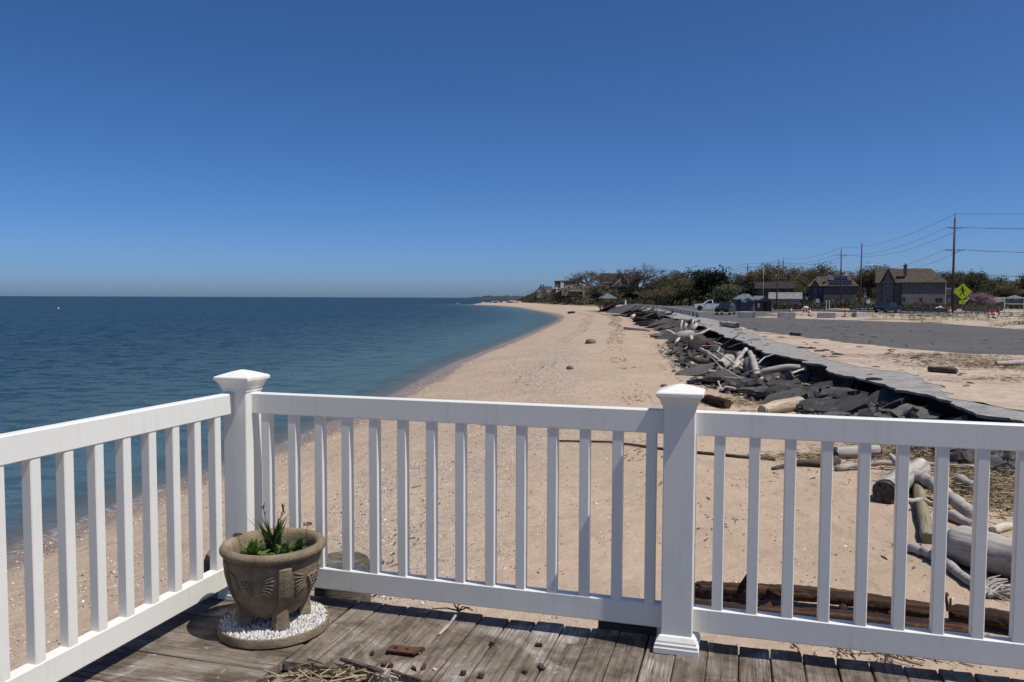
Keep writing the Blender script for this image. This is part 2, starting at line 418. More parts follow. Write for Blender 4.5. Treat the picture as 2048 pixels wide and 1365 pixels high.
M = {}
M['vinyl'] = m_vinyl()
M['deck'] = m_deck()
M['silver'] = m_log("silvered_driftwood", (0.13, 0.115, 0.10), (0.34, 0.31, 0.275), (0.52, 0.485, 0.44))
M['pale'] = m_log("bleached_driftwood", (0.25, 0.21, 0.16), (0.50, 0.44, 0.36), (0.66, 0.60, 0.52))
M['tan'] = m_log("tan_barkless_wood", (0.16, 0.11, 0.065), (0.42, 0.34, 0.24), (0.58, 0.50, 0.39))
M['rotten'] = m_log("rotten_brown_timber", (0.008, 0.006, 0.005), (0.034, 0.019, 0.012), (0.17, 0.07, 0.026), 24.0, 0.95)
M['darkwood'] = m_log("dark_wet_wood", (0.02, 0.016, 0.013), (0.075, 0.06, 0.048), (0.17, 0.145, 0.12), 18.0, 0.7)
M['greenlog'] = m_log("algae_stained_post", (0.09, 0.082, 0.05), (0.23, 0.205, 0.13), (0.34, 0.31, 0.22))
M['pole'] = m_log("utility_pole_wood", (0.03, 0.025, 0.02), (0.085, 0.07, 0.055), (0.14, 0.12, 0.10))
M['piling'] = m_log("old_piling_wood", (0.03, 0.027, 0.02), (0.10, 0.092, 0.068), (0.18, 0.168, 0.13), 14.0, 0.8)
M['sand'] = m_sand()
M['inland'] = m_inland()
M['path'] = m_asphalt("grey_worn_asphalt", (0.235, 0.225, 0.21), 0.0, 0.3)
M['lot'] = m_asphalt("dark_asphalt", (0.088, 0.084, 0.081))
M['slab'] = m_asphalt("broken_asphalt", (0.074, 0.071, 0.069), 0.8)
M['slabface'] = M['slab']
M['soil'] = simple("dark_eroded_soil", (0.06, 0.045, 0.033), 0.95, 0.5, 4.0, 0.6)
M['sea'] = m_sea()
M['leaf'] = m_tint("foliage", 0.7, 0.25, 1.0, 0.25)
M['pebble'] = m_tint("pebbles_and_shells", 0.65, 0.3)
M['reed'] = m_tint("dry_reeds", 0.8, 0.2)
M['bark'] = simple("grey_bark", (0.10, 0.085, 0.07), 0.9, 0.35, 3.0, 0.3)
M['darkbark'] = simple("brown_bark", (0.055, 0.043, 0.034), 0.9, 0.35, 3.0, 0.3)
M['urn'] = m_concrete_urn()
M['soilpot'] = simple("potting_soil", (0.035, 0.028, 0.022), 0.95, 0.5, 40.0, 0.8)
M['concrete'] = simple("grey_concrete", (0.30, 0.295, 0.285), 0.9, 0.25, 2.5, 0.3)
M['concrete_d'] = simple("stained_concrete", (0.20, 0.195, 0.185), 0.9, 0.35, 2.5, 0.3)
M['rust'] = simple("rusty_iron", (0.085, 0.034, 0.02), 0.85, 0.5, 25.0, 0.5)
M['iron'] = simple("dark_iron", (0.03, 0.025, 0.022), 0.7, 0.3, 20.0)
M['rock'] = simple("beach_rock", (0.15, 0.115, 0.09), 0.9, 0.4, 6.0, 0.6)
M['palerock'] = simple("pale_boulder", (0.33, 0.28, 0.23), 0.9, 0.35, 2.0, 0.6)
M['carwhite'] = simple("white_car_paint", (0.72, 0.73, 0.75), 0.25, 0.03, 2.0, spec=0.5)
M['cardark'] = simple("dark_blue_car_paint", (0.008, 0.010, 0.014), 0.3, 0.1, 2.0, spec=0.5)
M['carblue'] = simple("blue_car_paint", (0.008, 0.014, 0.026), 0.3, 0.1, 2.0, spec=0.5)
M['glass'] = simple("dark_glass", (0.012, 0.016, 0.02), 0.08, 0.1, 1.0, spec=0.6)
M['tyre'] = simple("tyre_rubber", (0.012, 0.012, 0.012), 0.85, 0.2, 8.0)
M['chrome'] = simple("bright_metal", (0.55, 0.56, 0.58), 0.25, 0.05, 4.0, metal=0.9)
M['lamp'] = simple("lamp_lens", (0.75, 0.78, 0.8), 0.12, 0.05, 4.0, spec=0.7)
M['plastic_b'] = simple("black_plastic", (0.012, 0.012, 0.013), 0.6, 0.1, 4.0)
M['orange'] = simple("orange_plastic", (0.52, 0.075, 0.03), 0.5, 0.1, 5.0)
M['white'] = simple("white_paint", (0.74, 0.74, 0.72), 0.5, 0.06, 3.0)
M['sign'] = simple("fluorescent_sign_yellow", (0.62, 0.78, 0.015), 0.45, 0.03, 4.0)
M['black'] = simple("sign_black", (0.008, 0.008, 0.008), 0.5, 0.05, 4.0)
M['galv'] = simple("galvanised_steel", (0.30, 0.30, 0.30), 0.5, 0.1, 6.0, metal=0.6)
M['skin'] = simple("skin", (0.42, 0.22, 0.15), 0.6, 0.08, 10.0)
M['shirt'] = simple("pale_shirt_cloth", (0.50, 0.46, 0.36), 0.9, 0.1, 20.0)
M['hair'] = simple("dark_hair", (0.02, 0.014, 0.01), 0.7, 0.1, 40.0)
M['roof_brown'] = m_shingle("brown_roof_shingles", (0.082, 0.066, 0.053))
M['roof_grey'] = m_shingle("grey_roof_shingles", (0.13, 0.13, 0.13))
M['roof_pale'] = m_shingle("pale_grey_roof_shingles", (0.20, 0.20, 0.185))
M['roof_dark'] = m_shingle("dark_roof_shingles", (0.035, 0.032, 0.032))
M['roof_blue'] = m_shingle("blue_grey_roof_shingles", (0.115, 0.15, 0.16))
M['shingle_grey'] = m_shingle("grey_wall_shingles", (0.095, 0.105, 0.12))
M['stone_wall'] = m_shingle("pale_stone_facing", (0.29, 0.26, 0.235))
M['shingle_brown'] = m_shingle("brown_wall_shingles", (0.13, 0.095, 0.072))
M['shed_grey'] = m_shingle("slate_grey_siding", (0.105, 0.11, 0.135))
M['tan_wall'] = m_shingle("tan_wall_siding", (0.30, 0.25, 0.19))
M['cream_wall'] = m_shingle("cream_wall_siding", (0.48, 0.44, 0.36))
M['trim'] = simple("white_trim", (0.62, 0.62, 0.60), 0.6, 0.06, 3.0)
M['trim_d'] = simple("weathered_trim", (0.16, 0.17, 0.175), 0.8, 0.15, 3.0)
M['solar'] = simple("solar_panel", (0.010, 0.014, 0.030), 0.2, 0.2, 2.0, spec=0.6)
M['brick'] = simple("chimney_brick", (0.15, 0.11, 0.095), 0.9, 0.3, 4.0, 0.3)
M['redbrick'] = simple("orange_brick_wall", (0.26, 0.095, 0.04), 0.9, 0.3, 4.0, 0.3)
M['fencewood'] = simple("grey_fence_wood", (0.17, 0.155, 0.14), 0.9, 0.25, 3.0, 0.3)
M['wire'] = simple("black_cable", (0.02, 0.02, 0.022), 0.6, 0.1, 2.0)
M['rope'] = simple("tan_rope", (0.45, 0.38, 0.28), 0.9, 0.1, 20.0)
M['headland'] = simple("far_wooded_land", (0.030, 0.038, 0.034), 0.95, 0.35, 0.02)
M['scrubground'] = simple("bluff_soil_and_grass", (0.12, 0.105, 0.055), 0.95, 0.4, 0.35, 0.5)

# ------------------------------------------------------------------ lie of the land
LOT = 1.77
DECK = CAMZ - 1.31
shore_px = [(0, 1126), (67, 1088), (134, 1061), (241, 1016), (389, 957), (551, 897), (600, 878), (679, 843), (789, 793), (841, 765), (909, 728), (991, 696), (1073, 662), (1110, 645), (1119, 638), (1112, 631.5), (1095, 627), (1037, 616), (994, 612)]
SH = sorted([(at(x, y, 0).y, at(x, y, 0).x) for x, y in shore_px] + [(-30, -13.0), (0, -9.6), (6, -8.6)])
SH += [(SH[-1][0] + 40, SH[-1][1] - 14), (SH[-1][0] + 75, SH[-1][1] - 16), (SH[-1][0] + 100, SH[-1][1] + 6), (SH[-1][0] + 160, SH[-1][1] + 160), (SH[-1][0] + 600, SH[-1][1] + 700)]
SHY = [p[0] for p in SH]; SHX = [p[1] for p in SH]
def shore(y): return float(np.interp(y, SHY, SHX))
lip_px = [(2048, 839), (2000, 834.6), (1946, 826), (1907, 809), (1841, 789), (1804, 779.6), (1724, 757.6), (1675, 745.5), (1631, 728), (1604, 720), (1548, 708), (1530, 700), (1466, 679), (1442, 668), (1420, 658), (1385, 644), (1345, 636), (1320, 627), (1273, 619.5), (1225, 616.2)]
LP = sorted([(at(x, y, LOT).y, at(x, y, LOT).x) for x, y in lip_px])
LIPEND = LP[-1][0]
LP = [(-30, 9.6), (4, 9.35)] + LP + [(LIPEND + 30, LP[-1][1] + 3), (300, 27.0), (312, 23.0), (400, 14.0), (490, 4.0), (540, 3.0), (1100, 700)]
LPY = [p[0] for p in LP]; LPX = [p[1] for p in LP]
def lip(y): return float(np.interp(y, LPY, LPX))
def beach_z(x, y):
    d = x - shore(y)
    if d < 0: return max(-5.0, 0.11 * d)
    z = 1.16 * (1 - math.exp(-d / 5.2))
    return z + 0.035 * fbm(x * 0.35, y * 0.22, 3.3) * min(1, d / 3) + 0.012 * N3(x * 2.1, y * 2.1)
rowsY = []
y = -8.0
while y < 700:
    rowsY.append(y); y += 0.33 if y < 16 else (0.022 * y)
def heightfield(name, colfun, zfun, mat, attr=None):
    mb = MB(); nC = None; vals = []
    for yy in rowsY:
        xs = colfun(yy); nC = len(xs)
        for x in xs:
            mb.v.append((x, yy, zfun(x, yy))); vals.append(x - shore(yy))
    for i in range(len(rowsY) - 1):
        for j in range(nC - 1):
            a = i * nC + j; mb.f.append((a, a + 1, a + nC + 1, a + nC))
    o = mb.build(name, mat, smooth=True)
    if attr:
        at_ = o.data.attributes.new(attr, 'FLOAT', 'POINT'); at_.data.foreach_set("value", np.array(vals, dtype=np.float32))
    o["kind"] = "structure"
    return o
def beach_cols(yy):
    s, l = shore(yy), lip(yy)
    out = [s - 60, s - 30, s - 15, s - 8, s - 5, s - 3, s - 2, s - 1.2, s - 0.6, s - 0.25]
    out += [s + (l - s) * k / 44 for k in range(45)]
    out += [l + 0.5, l + 1.0, l + 1.6]
    return out
def beach_h(x, y):
    l = lip(y); z = beach_z(min(x, l), y)
    if x > l: z -= 0.0 if y < LIPEND else -0.2 * min(1, (x - l))
    return z
heightfield("beach", beach_cols, beach_h, M['sand'], "shore")
def inland_cols(yy):
    l = lip(yy); s = 0.75
    out = [l + s, l + s + 0.05, l + s + 0.12]
    k = 1.0
    while len(out) < 46: out.append(l + s + k); k *= 1.165
    return out
def inland_h(x, y):
    l = lip(y); d = x - l - 0.75
    top = LOT - 0.09
    if y > LIPEND + 4: top = 1.5 + 0.3 * fbm(x * .08, y * .08)
    if d < 0.03: return 0.85
    if d < 0.09: return top - 0.35
    # rough verge beyond the parking lot
    edge = verge_d(x, y)
    if edge > 0: top += min(edge / 4, 1) * (0.15 + 0.22 * max(0, fbm(x * 0.22, y * 0.22, 1.7)))
    return top
VERGE = [(2300, 668), (2048, 659), (1881, 647), (1748, 642), (1600, 637.5), (1480, 634)]
VG = [(at(a, b, LOT).x, at(a, b, LOT).y) for a, b in VERGE]
def verge_d(x, y):
    "metres beyond the far kerbless edge of the lot (positive on the verge)"
    best = -99
    if y < 20 or y > 128: return -1
    for (x0, y0), (x1, y1) in zip(VG[:-1], VG[1:]):
        ex, ey = x1 - x0, y1 - y0; L = math.hypot(ex, ey)
        t = ((x - x0) * ex + (y - y0) * ey) / (L * L)
        if -0.05 <= t <= 1.05:
            d = ((x - x0) * ey - (y - y0) * ex) / L
            best = max(best, d)
    return best
heightfield("inland_ground", inland_cols, inland_h, M['inland'])

# the sea: a fan of rings out to the horizon
mb = MB(); rad = [4.0]
while rad[-1] < 45000: rad.append(rad[-1] * 1.045 + 0.02)
angs = [math.radians(-80 + 118 * k / 260) for k in range(261)]
dep = []
for r in rad:
    for a in angs:
        x, y = r * math.sin(a), r * math.cos(a); d = shore(y) - x
        mb.v.append((x, y, 0.0)); 
        dd = max(0.0, 0.11 * d) / 5.0 if d > 0 else 0.0
        dep.append(min(1.0, dd))
nA = len(angs)
for i in range(len(rad) - 1):
    for j in range(nA - 1):
        a = i * nA + j; mb.f.append((a, a + nA, a + nA + 1, a + 1))
sea = mb.build("sea", M['sea'], smooth=True); sea["kind"] = "structure"
a_ = sea.data.attributes.new("depth", 'FLOAT', 'POINT'); a_.data.foreach_set("value", np.array(dep, dtype=np.float32))

# ------------------------------------------------------------------ asphalt path with its broken edge, parking lot, road
random.seed(5)
def densify(pts, step, jit, zig=0.0):
    out = []
    for (x0, y0), (x1, y1) in zip(pts[:-1], pts[1:]):
        L = math.hypot(x1 - x0, y1 - y0); st = max(step, 0.006 * (y0 + y1))
        n = max(1, int(L / st))
        for k in range(n):
            t = k / n; out.append((x0 + (x1 - x0) * t + R(-jit, jit), y0 + (y1 - y0) * t + R(-jit, jit) * 0.6))
    out.append(pts[-1]); return out
edge = [(lip(yy), yy) for yy in (-8, 0, 6, 10)] + [(x, y) for y, x in LP if 10 < y <= LIPEND]
edge = densify(edge, 0.16, 0.035)
def tongue(y):
    "how far the surviving asphalt reaches out at y: plates broken back in uneven steps"
    q = y / (1.1 if y < 30 else 2.6); k = math.floor(q + 0.35 * N3(y * .9, 4)); return 0.42 * N3(k * 3.7, 1.3) + 0.22 * fbm(y * 1.1, 7.7) + 0.06 * N3(y * 6.0, 2)
edge = [(x + tongue(y) * (1.0 if y < 60 else 1.8), y) for x, y in edge]
path_r = [(2300, 850), (2048, 824), (1960, 808), (1914, 797), (1890, 776), (1816, 744), (1743, 736), (1670, 721), (1597, 692), (1548, 680), (1500, 663), (1465, 650), (1430, 640), (1406, 635.5), (1330, 622), (1270, 613.6), (1243, 609.6)]
pr = [(at(a, b, LOT).x, at(a, b, LOT).y) for a, b in path_r]
pr = [(13.2, -8), (12.6, 4)] + pr
def strip_mesh(le, ri, zt, zb, mat, name):
    "a slab between a left and a right outline, resampled row by row on y"
    mb = MB(); rx = [p[0] for p in ri]; ry = [p[1] for p in ri]
    L = le; n = len(L)
    for x, y in L: mb.v.append((x, y, zt))
    for x, y in L: mb.v.append((x + 0.03, y, zb))
    for x, y in L:
        xr = max(x + 0.4, float(np.interp(y, ry, rx))); mb.v.append((xr, y, zt))
    for i in range(n - 1):
        mb.f.append((i, 2 * n + i, 2 * n + i + 1, i + 1)); mb.f.append((i, i + 1, n + i + 1, n + i))
        mb.f.append((n + i, n + i + 1, 2 * n + i + 1, 2 * n + i))
    return struct(name, mb, mat)
strip_mesh(edge, pr, LOT, LOT - 0.065, M['path'], "asphalt_path")
lot_poly = [(11.2, -8), (11.4, 4), (10.6, 14), (11.2, 24), (12.6, 36), (16, 60), (21, 92), (29, 150), (36, 215), (40, 262), (74, 262), (70, 168), (40, 128), (34, 100), (VG[-1][0], VG[-1][1])] + VG[::-1][1:] + [(62, 20), (62, -8)]
def fan_sheet(poly, z, mat, name, jit=0.0, step=2.0, kind="structure"):
    import mathutils
    pts = densify(poly + [poly[0]], step, jit)[:-1]
    tri = mathutils.geometry.tessellate_polygon([[Vector((x, y, 0)) for x, y in pts]])
    mb = MB(); mb.add([(x, y, z) for x, y in pts], tri)
    # all faces up
    me = mb.mesh(name)
    for p in me.polygons:
        if p.normal.z < 0: p.flip()
    o = obj(name, me, mat); o["kind"] = kind; return o
fan_sheet(lot_poly, LOT - 0.02, M['lot'], "parking_lot", 0.12, 1.0)
# drifted sand lying over the seam between path and lot
near_lot = [(2300, 722), (2048, 711), (1948, 709), (1900, 706), (1853, 701.5), (1792, 697), (1740, 690), (1694, 687), (1650, 679), (1614, 677), (1560, 668), (1510, 663), (1473, 650.5), (1455, 647)]
nl = [(at(a, b, LOT).x, at(a, b, LOT).y) for a, b in near_lot]
inner = [(2200, 845), (2048, 822), (1960, 806), (1905, 797), (1886, 778), (1816, 746), (1743, 739), (1670, 724), (1597, 694), (1548, 683), (1500, 664.5), (1465, 651)]
il = [(at(a, b, LOT).x, at(a, b, LOT).y) for a, b in inner]
fan_sheet([(24, 6)] + nl + il[::-1] + [(12.6, 8)], LOT + 0.008, None, "drifted_sand", 0.16, 0.35).data.materials.append(
    (lambda t: (t.col(t.mix(t.ramp(t.noise(t.coord((0.5, 1, 1)), 0.45, 7, 0.68), [(0.46, 0.0), (0.66, 1.0)]), t.ramp(t.noise(t.coord(), 3, 6, 0.7), [(0.35, (0.34, 0.27, 0.20)), (0.65, (0.47, 0.38, 0.29))]), t.ramp(t.noise(t.coord(), 5, 5, 0.7), [(0.35, (0.20, 0.135, 0.12)), (0.65, (0.31, 0.225, 0.19))]))), t.set(0.95, 0.1), t.bump(t.noise(t.coord(), 6, 6, 0.7), 0.6, 0.03), t.m)[-1])(NT("drifted_sand")))
# the street beyond the lot, seen edge-on between verge and houses
road = [(at(2300, 641, 1.75).x, at(2300, 641, 1.75).y), (at(2048, 637, 1.75).x, at(2048, 637, 1.75).y), (62, 135), (50, 150), (48, 190), (70, 260), (78, 330), (86, 330), (78, 260), (62, 190), (66, 158), (90, 128), (130, 105)]
fan_sheet(road, LOT + 0.06, M['lot'], "road", 0.0, 6.0)

# ------------------------------------------------------------------ the deck
TH = 0.2797
U = Vector((math.cos(TH), -math.sin(TH), 0)); L_ = Vector((-math.sin(TH), -math.cos(TH), 0))
CORNER = Vector((-1.219, 3.459, 0))
RZ = -TH
def ab(a, b, z=0.0):
    "a place on the deck: a metres along the sea-view railing, b metres towards the viewer"
    p = CORNER + U * a + L_ * b; return Vector((p.x, p.y, DECK + z))
random.seed(11)
deck = thing("wooden_deck", "weathered grey plank deck under the white railing", "deck", ab(0, 0), RZ)
# local frame of the deck: x = a, y = -b
def plank(x0, x1, y0, y1, alongx, dz=0.0):
    lx, ly = (x1 - x0, y1 - y0) if alongx else (y1 - y0, x1 - x0)
    mb = MB(); n = 10; hw = ly / 2; hl = lx / 2; T = 0.034
    prof = [(-hw, -T), (hw, -T), (hw, -0.004), (hw - 0.004, 0.0), (0, -0.001), (-hw + 0.004, 0.0), (-hw, -0.004)]
    rings = []
    wav = R(0, 9)
    for i in range(n + 1):
        x = -hl + lx * i / n
        rings.append([(x, yy + 0.0016 * N3(x * 6, wav, j), zz + (0.002 * N3(x * 3, wav + j, 2.0) if zz > -0.01 else 0)) for j, (yy, zz) in enumerate(prof)])
    mb.loft(rings)
    o = mb.build("plank", M['deck'], deck, loc=((x0 + x1) / 2, (y0 + y1) / 2, dz))
    o.rotation_euler = (R(-.006, .006), 0, (0 if alongx else math.pi / 2) + R(-.002, .002))
    return o
w = 0.113
k = 0; a = 0.557
while a < 3.9:                                            # boards running towards the viewer
    far = 0.098 + R(-0.006, 0.004); near = -0.505 + R(-0.012, 0.012) if a + w < 1.16 else -1.5
    plank(a + R(.001, .004), a + w - R(.001, .004), near, far, False, R(-0.004, 0.003)); a += w; k += 1
b = -0.098
while b < 1.5:                                            # boards of the corner bay, running along the railing
    plank(-0.10 + R(-.004, .004), 0.552 + R(-.006, .006), -(b + w - 0.002), -(b + 0.002), True, R(-0.0025, 0.0025)); b += w
mb = MB()                                                 # framing seen under the gap and below the edge
mb.box(-0.092, 3.9, 0.062, 0.096, -0.26, -0.036)
rim = mb.build("rim_joist", M['darkwood'], deck)
MB().box(-0.094, -0.058, -1.6, 0.060, -0.26, -0.036).build("rim_joist", M['darkwood'], deck)
for x in (0.53, 1.18, 1.8, 2.4, 3.0, 3.6): MB().box(x - 0.02, x + 0.02, -1.5, 0.06, -0.26, -0.036).build("joist", M['darkwood'], deck)
MB().box(0.551, 1.16, -1.5, -0.30, -0.075, -0.05).build("lower_board", M['deck'], deck)

# railing
RAILB = -0.0225                                            # railing centre line (b) for the sea-view side
def post(a, b, label):
    t = thing("railing_post", label, "post", ab(a, b), RZ)
    h = 0.0575
    s = MB(); s.bbox(-h, h, -h, h, 0.0, 0.925, 0.004); s.build("shaft", M['vinyl'], t)
    c = MB(); rings = []
    for r, z in ((0.0605, 0.905), (0.0605, 0.918), (0.066, 0.924), (0.069, 0.938), (0.078, 0.950), (0.084, 0.9545), (0.084, 0.965), (0.0815, 0.969), (0.058, 0.978), (0.03, 0.988), (0.004, 0.995)):
        rings.append([(-r, -r, z), (r, -r, z), (r, r, z), (-r, r, z)])
    c.loft(rings); c.build("cap", M['vinyl'], t)
    d = MB(); rings = []
    for r, z in ((0.081, 0.001), (0.081, 0.020), (0.078, 0.024), (0.078, 0.034), (0.074, 0.038), (0.0725, 0.046), (0.064, 0.060), (0.0585, 0.064)):
        rings.append([(-r, -r, z), (r, -r, z), (r, r, z), (-r, r, z)])
    d.loft(rings); d.build("base_trim", M['vinyl'], t)
    return t
post(0.043, RAILB + 0.005, "white corner post with pyramid cap behind the planter")
post(1.915, RAILB + 0.0, "white railing post with pyramid cap and stepped base right of centre")
def rail_section(along_a, s0, s1, fixed, first, step, n, label, tip=None):
    t = thing("deck_railing", label, "railing", ab(0, 0), RZ)
    zt0, zt1, zb0, zb1 = 0.808, 0.897, 0.072, 0.162
    hw = 0.0225
    for nm, z0, z1 in (("top_rail", zt0, zt1), ("bottom_rail", zb0, zb1)):
        m = MB()
        if along_a: m.bbox(s0, s1, -fixed - hw, -fixed + hw, z0, z1, 0.004)
        else: m.bbox(fixed - hw, fixed + hw, -s1, -s0, z0, z1, 0.004)
        m.build(nm, M['vinyl'], t)
    h = 0.0195; m = MB(); m.bbox(-h, h, -h, h, zb1 - 0.003, zt0 + 0.003, 0.003); me = m.mesh("baluster")
    for k in range(n):
        q = first + step * k
        o = obj("baluster", me, M['vinyl'], t, loc=(q, -fixed, 0) if along_a else (fixed, -q, 0))
        o.rotation_euler = (0, 0, R(-.01, .01))
    return t
rail_section(True, 0.1005, 1.8575, RAILB, 0.166, 0.12645, 14, "middle section of white railing between the two capped posts")
rail_section(True, 1.9725, 3.85, RAILB, 2.058, 0.1225, 15, "right section of white railing in front of the driftwood")
rail_section(False, 0.041, 2.6, 0.0135, 0.139, 0.1282, 19, "left section of white railing on the sea side, lit by sun")

# pilings outside the corner
random.seed(21)
for (px, py, label) in ((676, 1123, "round old piling just outside the railing right of the planter"), (490, 1110, "round old piling standing behind the planter at the corner")):
    pass
def piling(p, r, top, label):
    t = MB(); prof = []
    n = 28; rings = []
    for z in (-2.2, -1.5, -0.8, -0.2, -0.03, 0.0): rings.append([((r + 0.012 * N3(math.cos(q) * 2, math.sin(q) * 2, z) - (0.012 if z == 0 else 0)) * math.cos(q), (r + 0.012 * N3(math.cos(q) * 2, math.sin(q) * 2, z) - (0.012 if z == 0 else 0)) * math.sin(q), z) for q in [2 * math.pi * k / n for k in range(n)]])
    rings.append([(0.75 * r * math.cos(q), 0.75 * r * math.sin(q), -0.015) for q in [2 * math.pi * k / n for k in range(n)]])
    rings.append([(0.3 * r * math.cos(q), 0.3 * r * math.sin(q), -0.03) for q in [2 * math.pi * k / n for k in range(n)]])
    t.loft(rings)
    o = t.build("wooden_piling", M['piling'], smooth=True, loc=(p.x, p.y, top)); smooth_by_angle(o.data, 50)
    return tag(o, label, "piling", "pilings at the deck corner")
p = ab(0.37, -0.30); piling(p, 0.128, DECK + 0.10, "round old piling outside the railing, right of the planter")
p = ab(-0.19, -0.26); piling(p, 0.128, DECK + 0.10, "round old piling outside the corner post, left of the planter")
MB().box(1.60, 1.83, 0.10, 0.22, -0.12, 0.05).build("support_block", M['darkwood'], deck)

# ------------------------------------------------------------------ planter on its pebble plate
random.seed(31)
PX, PY = 0.366, -0.258                                     # deck-local place of the planter
PW = ab(PX, -PY)
plate = thing("round_plinth", "round concrete slab topped with white pebbles under the planter", "plinth", PW, RZ)
mb = MB(); prof = [(0.205, 0.001), (0.213, 0.008), (0.214, 0.032), (0.212, 0.039), (0.208, 0.0405), (0.205, 0.034)]
mb.lathe(prof, 56); o = mb.build("slab", M['urn'], plate, smooth=True); smooth_by_angle(o.data, 40)
mb = MB(); pts = []
tries = 0
while len(pts) < 1300 and tries < 30000:
    tries += 1; q = R(0, 2 * math.pi); r = 0.205 * math.sqrt(random.random()); x, y = r * math.cos(q), r * math.sin(q)
    if all((x - u) ** 2 + (y - v) ** 2 > 0.0095 ** 2 for u, v in pts[-400:]) or random.random() < 0.12: pts.append((x, y))
def pebble(mb, x, y, z, sx, sy, sz, rot, col):
    c, s = math.cos(rot), math.sin(rot); vs = []
    for (a, b, h) in ((1, 0, .25), (.5, .86, .2), (-.5, .86, .25), (-1, 0, .2), (-.5, -.86, .25), (.5, -.86, .2), (.45, 0.1, .85), (-.25, .4, .9), (-.2, -.42, .85)):
        j = R(.8, 1.15); px, py = a * sx * j, b * sy * j
        vs.append((x + px * c - py * s, y + px * s + py * c, z + h * sz))
    mb.add(vs, [(0, 1, 6), (1, 2, 7), (1, 7, 6), (2, 3, 7), (3, 4, 8), (3, 8, 7), (4, 5, 8), (5, 0, 6), (5, 6, 8), (6, 7, 8)], col)
for x, y in pts:
    g = R(0.42, 0.68); pebble(mb, x, y, 0.033, R(.0055, .0085), R(.004, .006), R(.007, .013), R(0, 6.3), (g, g * R(.95, 1), g * R(.88, 1)))
o = mb.build("pebbles", M['pebble'], plate); o["kind"] = "stuff"

pot = thing("stone_planter", "tan cast stone planter with grape relief standing on white pebbles", "planter", PW, RZ)
Z0 = 0.046
bowl = [(0.0, 0.022), (0.075, 0.022), (0.094, 0.032), (0.121, 0.062), (0.148, 0.105), (0.164, 0.155), (0.174, 0.205), (0.178, 0.245), (0.179, 0.256), (0.175, 0.262)]
def bowl_r(z):
    return float(np.interp(z, [b[1] for b in bowl], [b[0] for b in bowl]))
prof = [(r, z + Z0) for r, z in bowl[1:]] + [(0.182, Z0 + 0.262), (0.194, Z0 + 0.268), (0.202, Z0 + 0.279), (0.202, Z0 + 0.290), (0.195, Z0 + 0.300), (0.183, Z0 + 0.304), (0.170, Z0 + 0.300), (0.163, Z0 + 0.290), (0.158, Z0 + 0.270), (0.154, Z0 + 0.235)]
mb = MB(); mb.lathe(prof, 72); o = mb.build("bowl", M['urn'], pot, smooth=True); smooth_by_angle(o.data, 45)
camdir = (Matrix.Rotation(TH, 3, 'Z') @ Vector((-PW.x, -PW.y, 0)))
CA = math.atan2(camdir.y, camdir.x)
for k in range(4):                                         # four ribs that run down into the feet
    q = CA + math.radians(13) + k * math.pi / 2
    rings = []
    for z, w, out in ((-0.002, 0.034, 0.012), (0.018, 0.034, 0.014), (0.03, 0.030, 0.013), (0.07, 0.026, 0.011), (0.13, 0.026, 0.010), (0.20, 0.028, 0.010), (0.243, 0.029, 0.010), (0.250, 0.027, 0.004)):
        rr = bowl_r(max(z, 0.045)); ro = max(0.115, rr) + out if z > 0.03 else 0.138
        ri = max(0.05, ro - 0.045)
        rings.append([(ri, -w, z + Z0), (ro, -w * 0.8, z + Z0), (ro + 0.004, 0, z + Z0), (ro, w * 0.8, z + Z0), (ri, w, z + Z0)])
    m = MB(); m.loft(rings); m.build("foot", M['urn'], pot, rot=(0, 0, q))
def ball(mb, c, r, n=8):
    for_r = []
    rings = []
    for i in range(1, 5):
        t = math.pi * i / 5; rings.append([(c[0] + r * math.sin(t) * math.cos(2 * math.pi * q / n), c[1] + r * math.sin(t) * math.sin(2 * math.pi * q / n), c[2] - r * math.cos(t)) for q in range(n)])
    mb.loft(rings)
for k in range(4):                                         # grapes and leaves between the ribs
    base = CA + math.radians(13) + k * math.pi / 2
    m = MB(); mid = base + math.pi / 4
    for (dx, dz) in ((-.03, .19), (-.015, .193), (0, .19), (.015, .193), (-.022, .177), (-.007, .178), (.008, .178), (-.015, .164), (0, .165), (-.008, .152), (.004, .152), (-.003, .140)):
        q = mid + dx / 0.17; r = bowl_r(dz) + 0.001; ball(m, (r * math.cos(q), r * math.sin(q), dz + Z0), 0.0085)
    m.build("grape_cluster", M['urn'], pot, smooth=True)
    for sgn in (-1, 1):
        m = MB()
        for j in range(6):                                 # ribbed vine leaf sweeping up to the rib
            f = j / 5; d0 = 0.042 + 0.012 * f; z0 = 0.175 + 0.045 * f - 0.02
            pts = []
            for s in range(6):
                g = s / 5; dx = sgn * (d0 + g * 0.045); dz = z0 + math.sin(g * 2.4) * 0.022 * (1 - f) - g * 0.05 * (1 - f) + 0.02 * g * f
                q = mid + dx / 0.17; r = bowl_r(dz) + 0.001; pts.append((r * math.cos(q), r * math.sin(q), dz + Z0))
            m.tube(pts, [0.002, 0.005, 0.006, 0.0055, 0.004, 0.0015], 6)
        m.build("vine_leaf_relief", M['urn'], pot, smooth=True)
mb = MB(); rings = []
for r in (0.155, 0.12, 0.08, 0.04, 0.005):
    rings.append([(r * math.cos(q), r * math.sin(q), Z0 + 0.245 + 0.014 * N3(r * 30 * math.cos(q), r * 30 * math.sin(q)) + (0.155 - r) * 0.12) for q in [2 * math.pi * k / 28 for k in range(28)]])
mb.loft(rings, cap=False); mb.build("soil", M['soilpot'], pot, smooth=True)
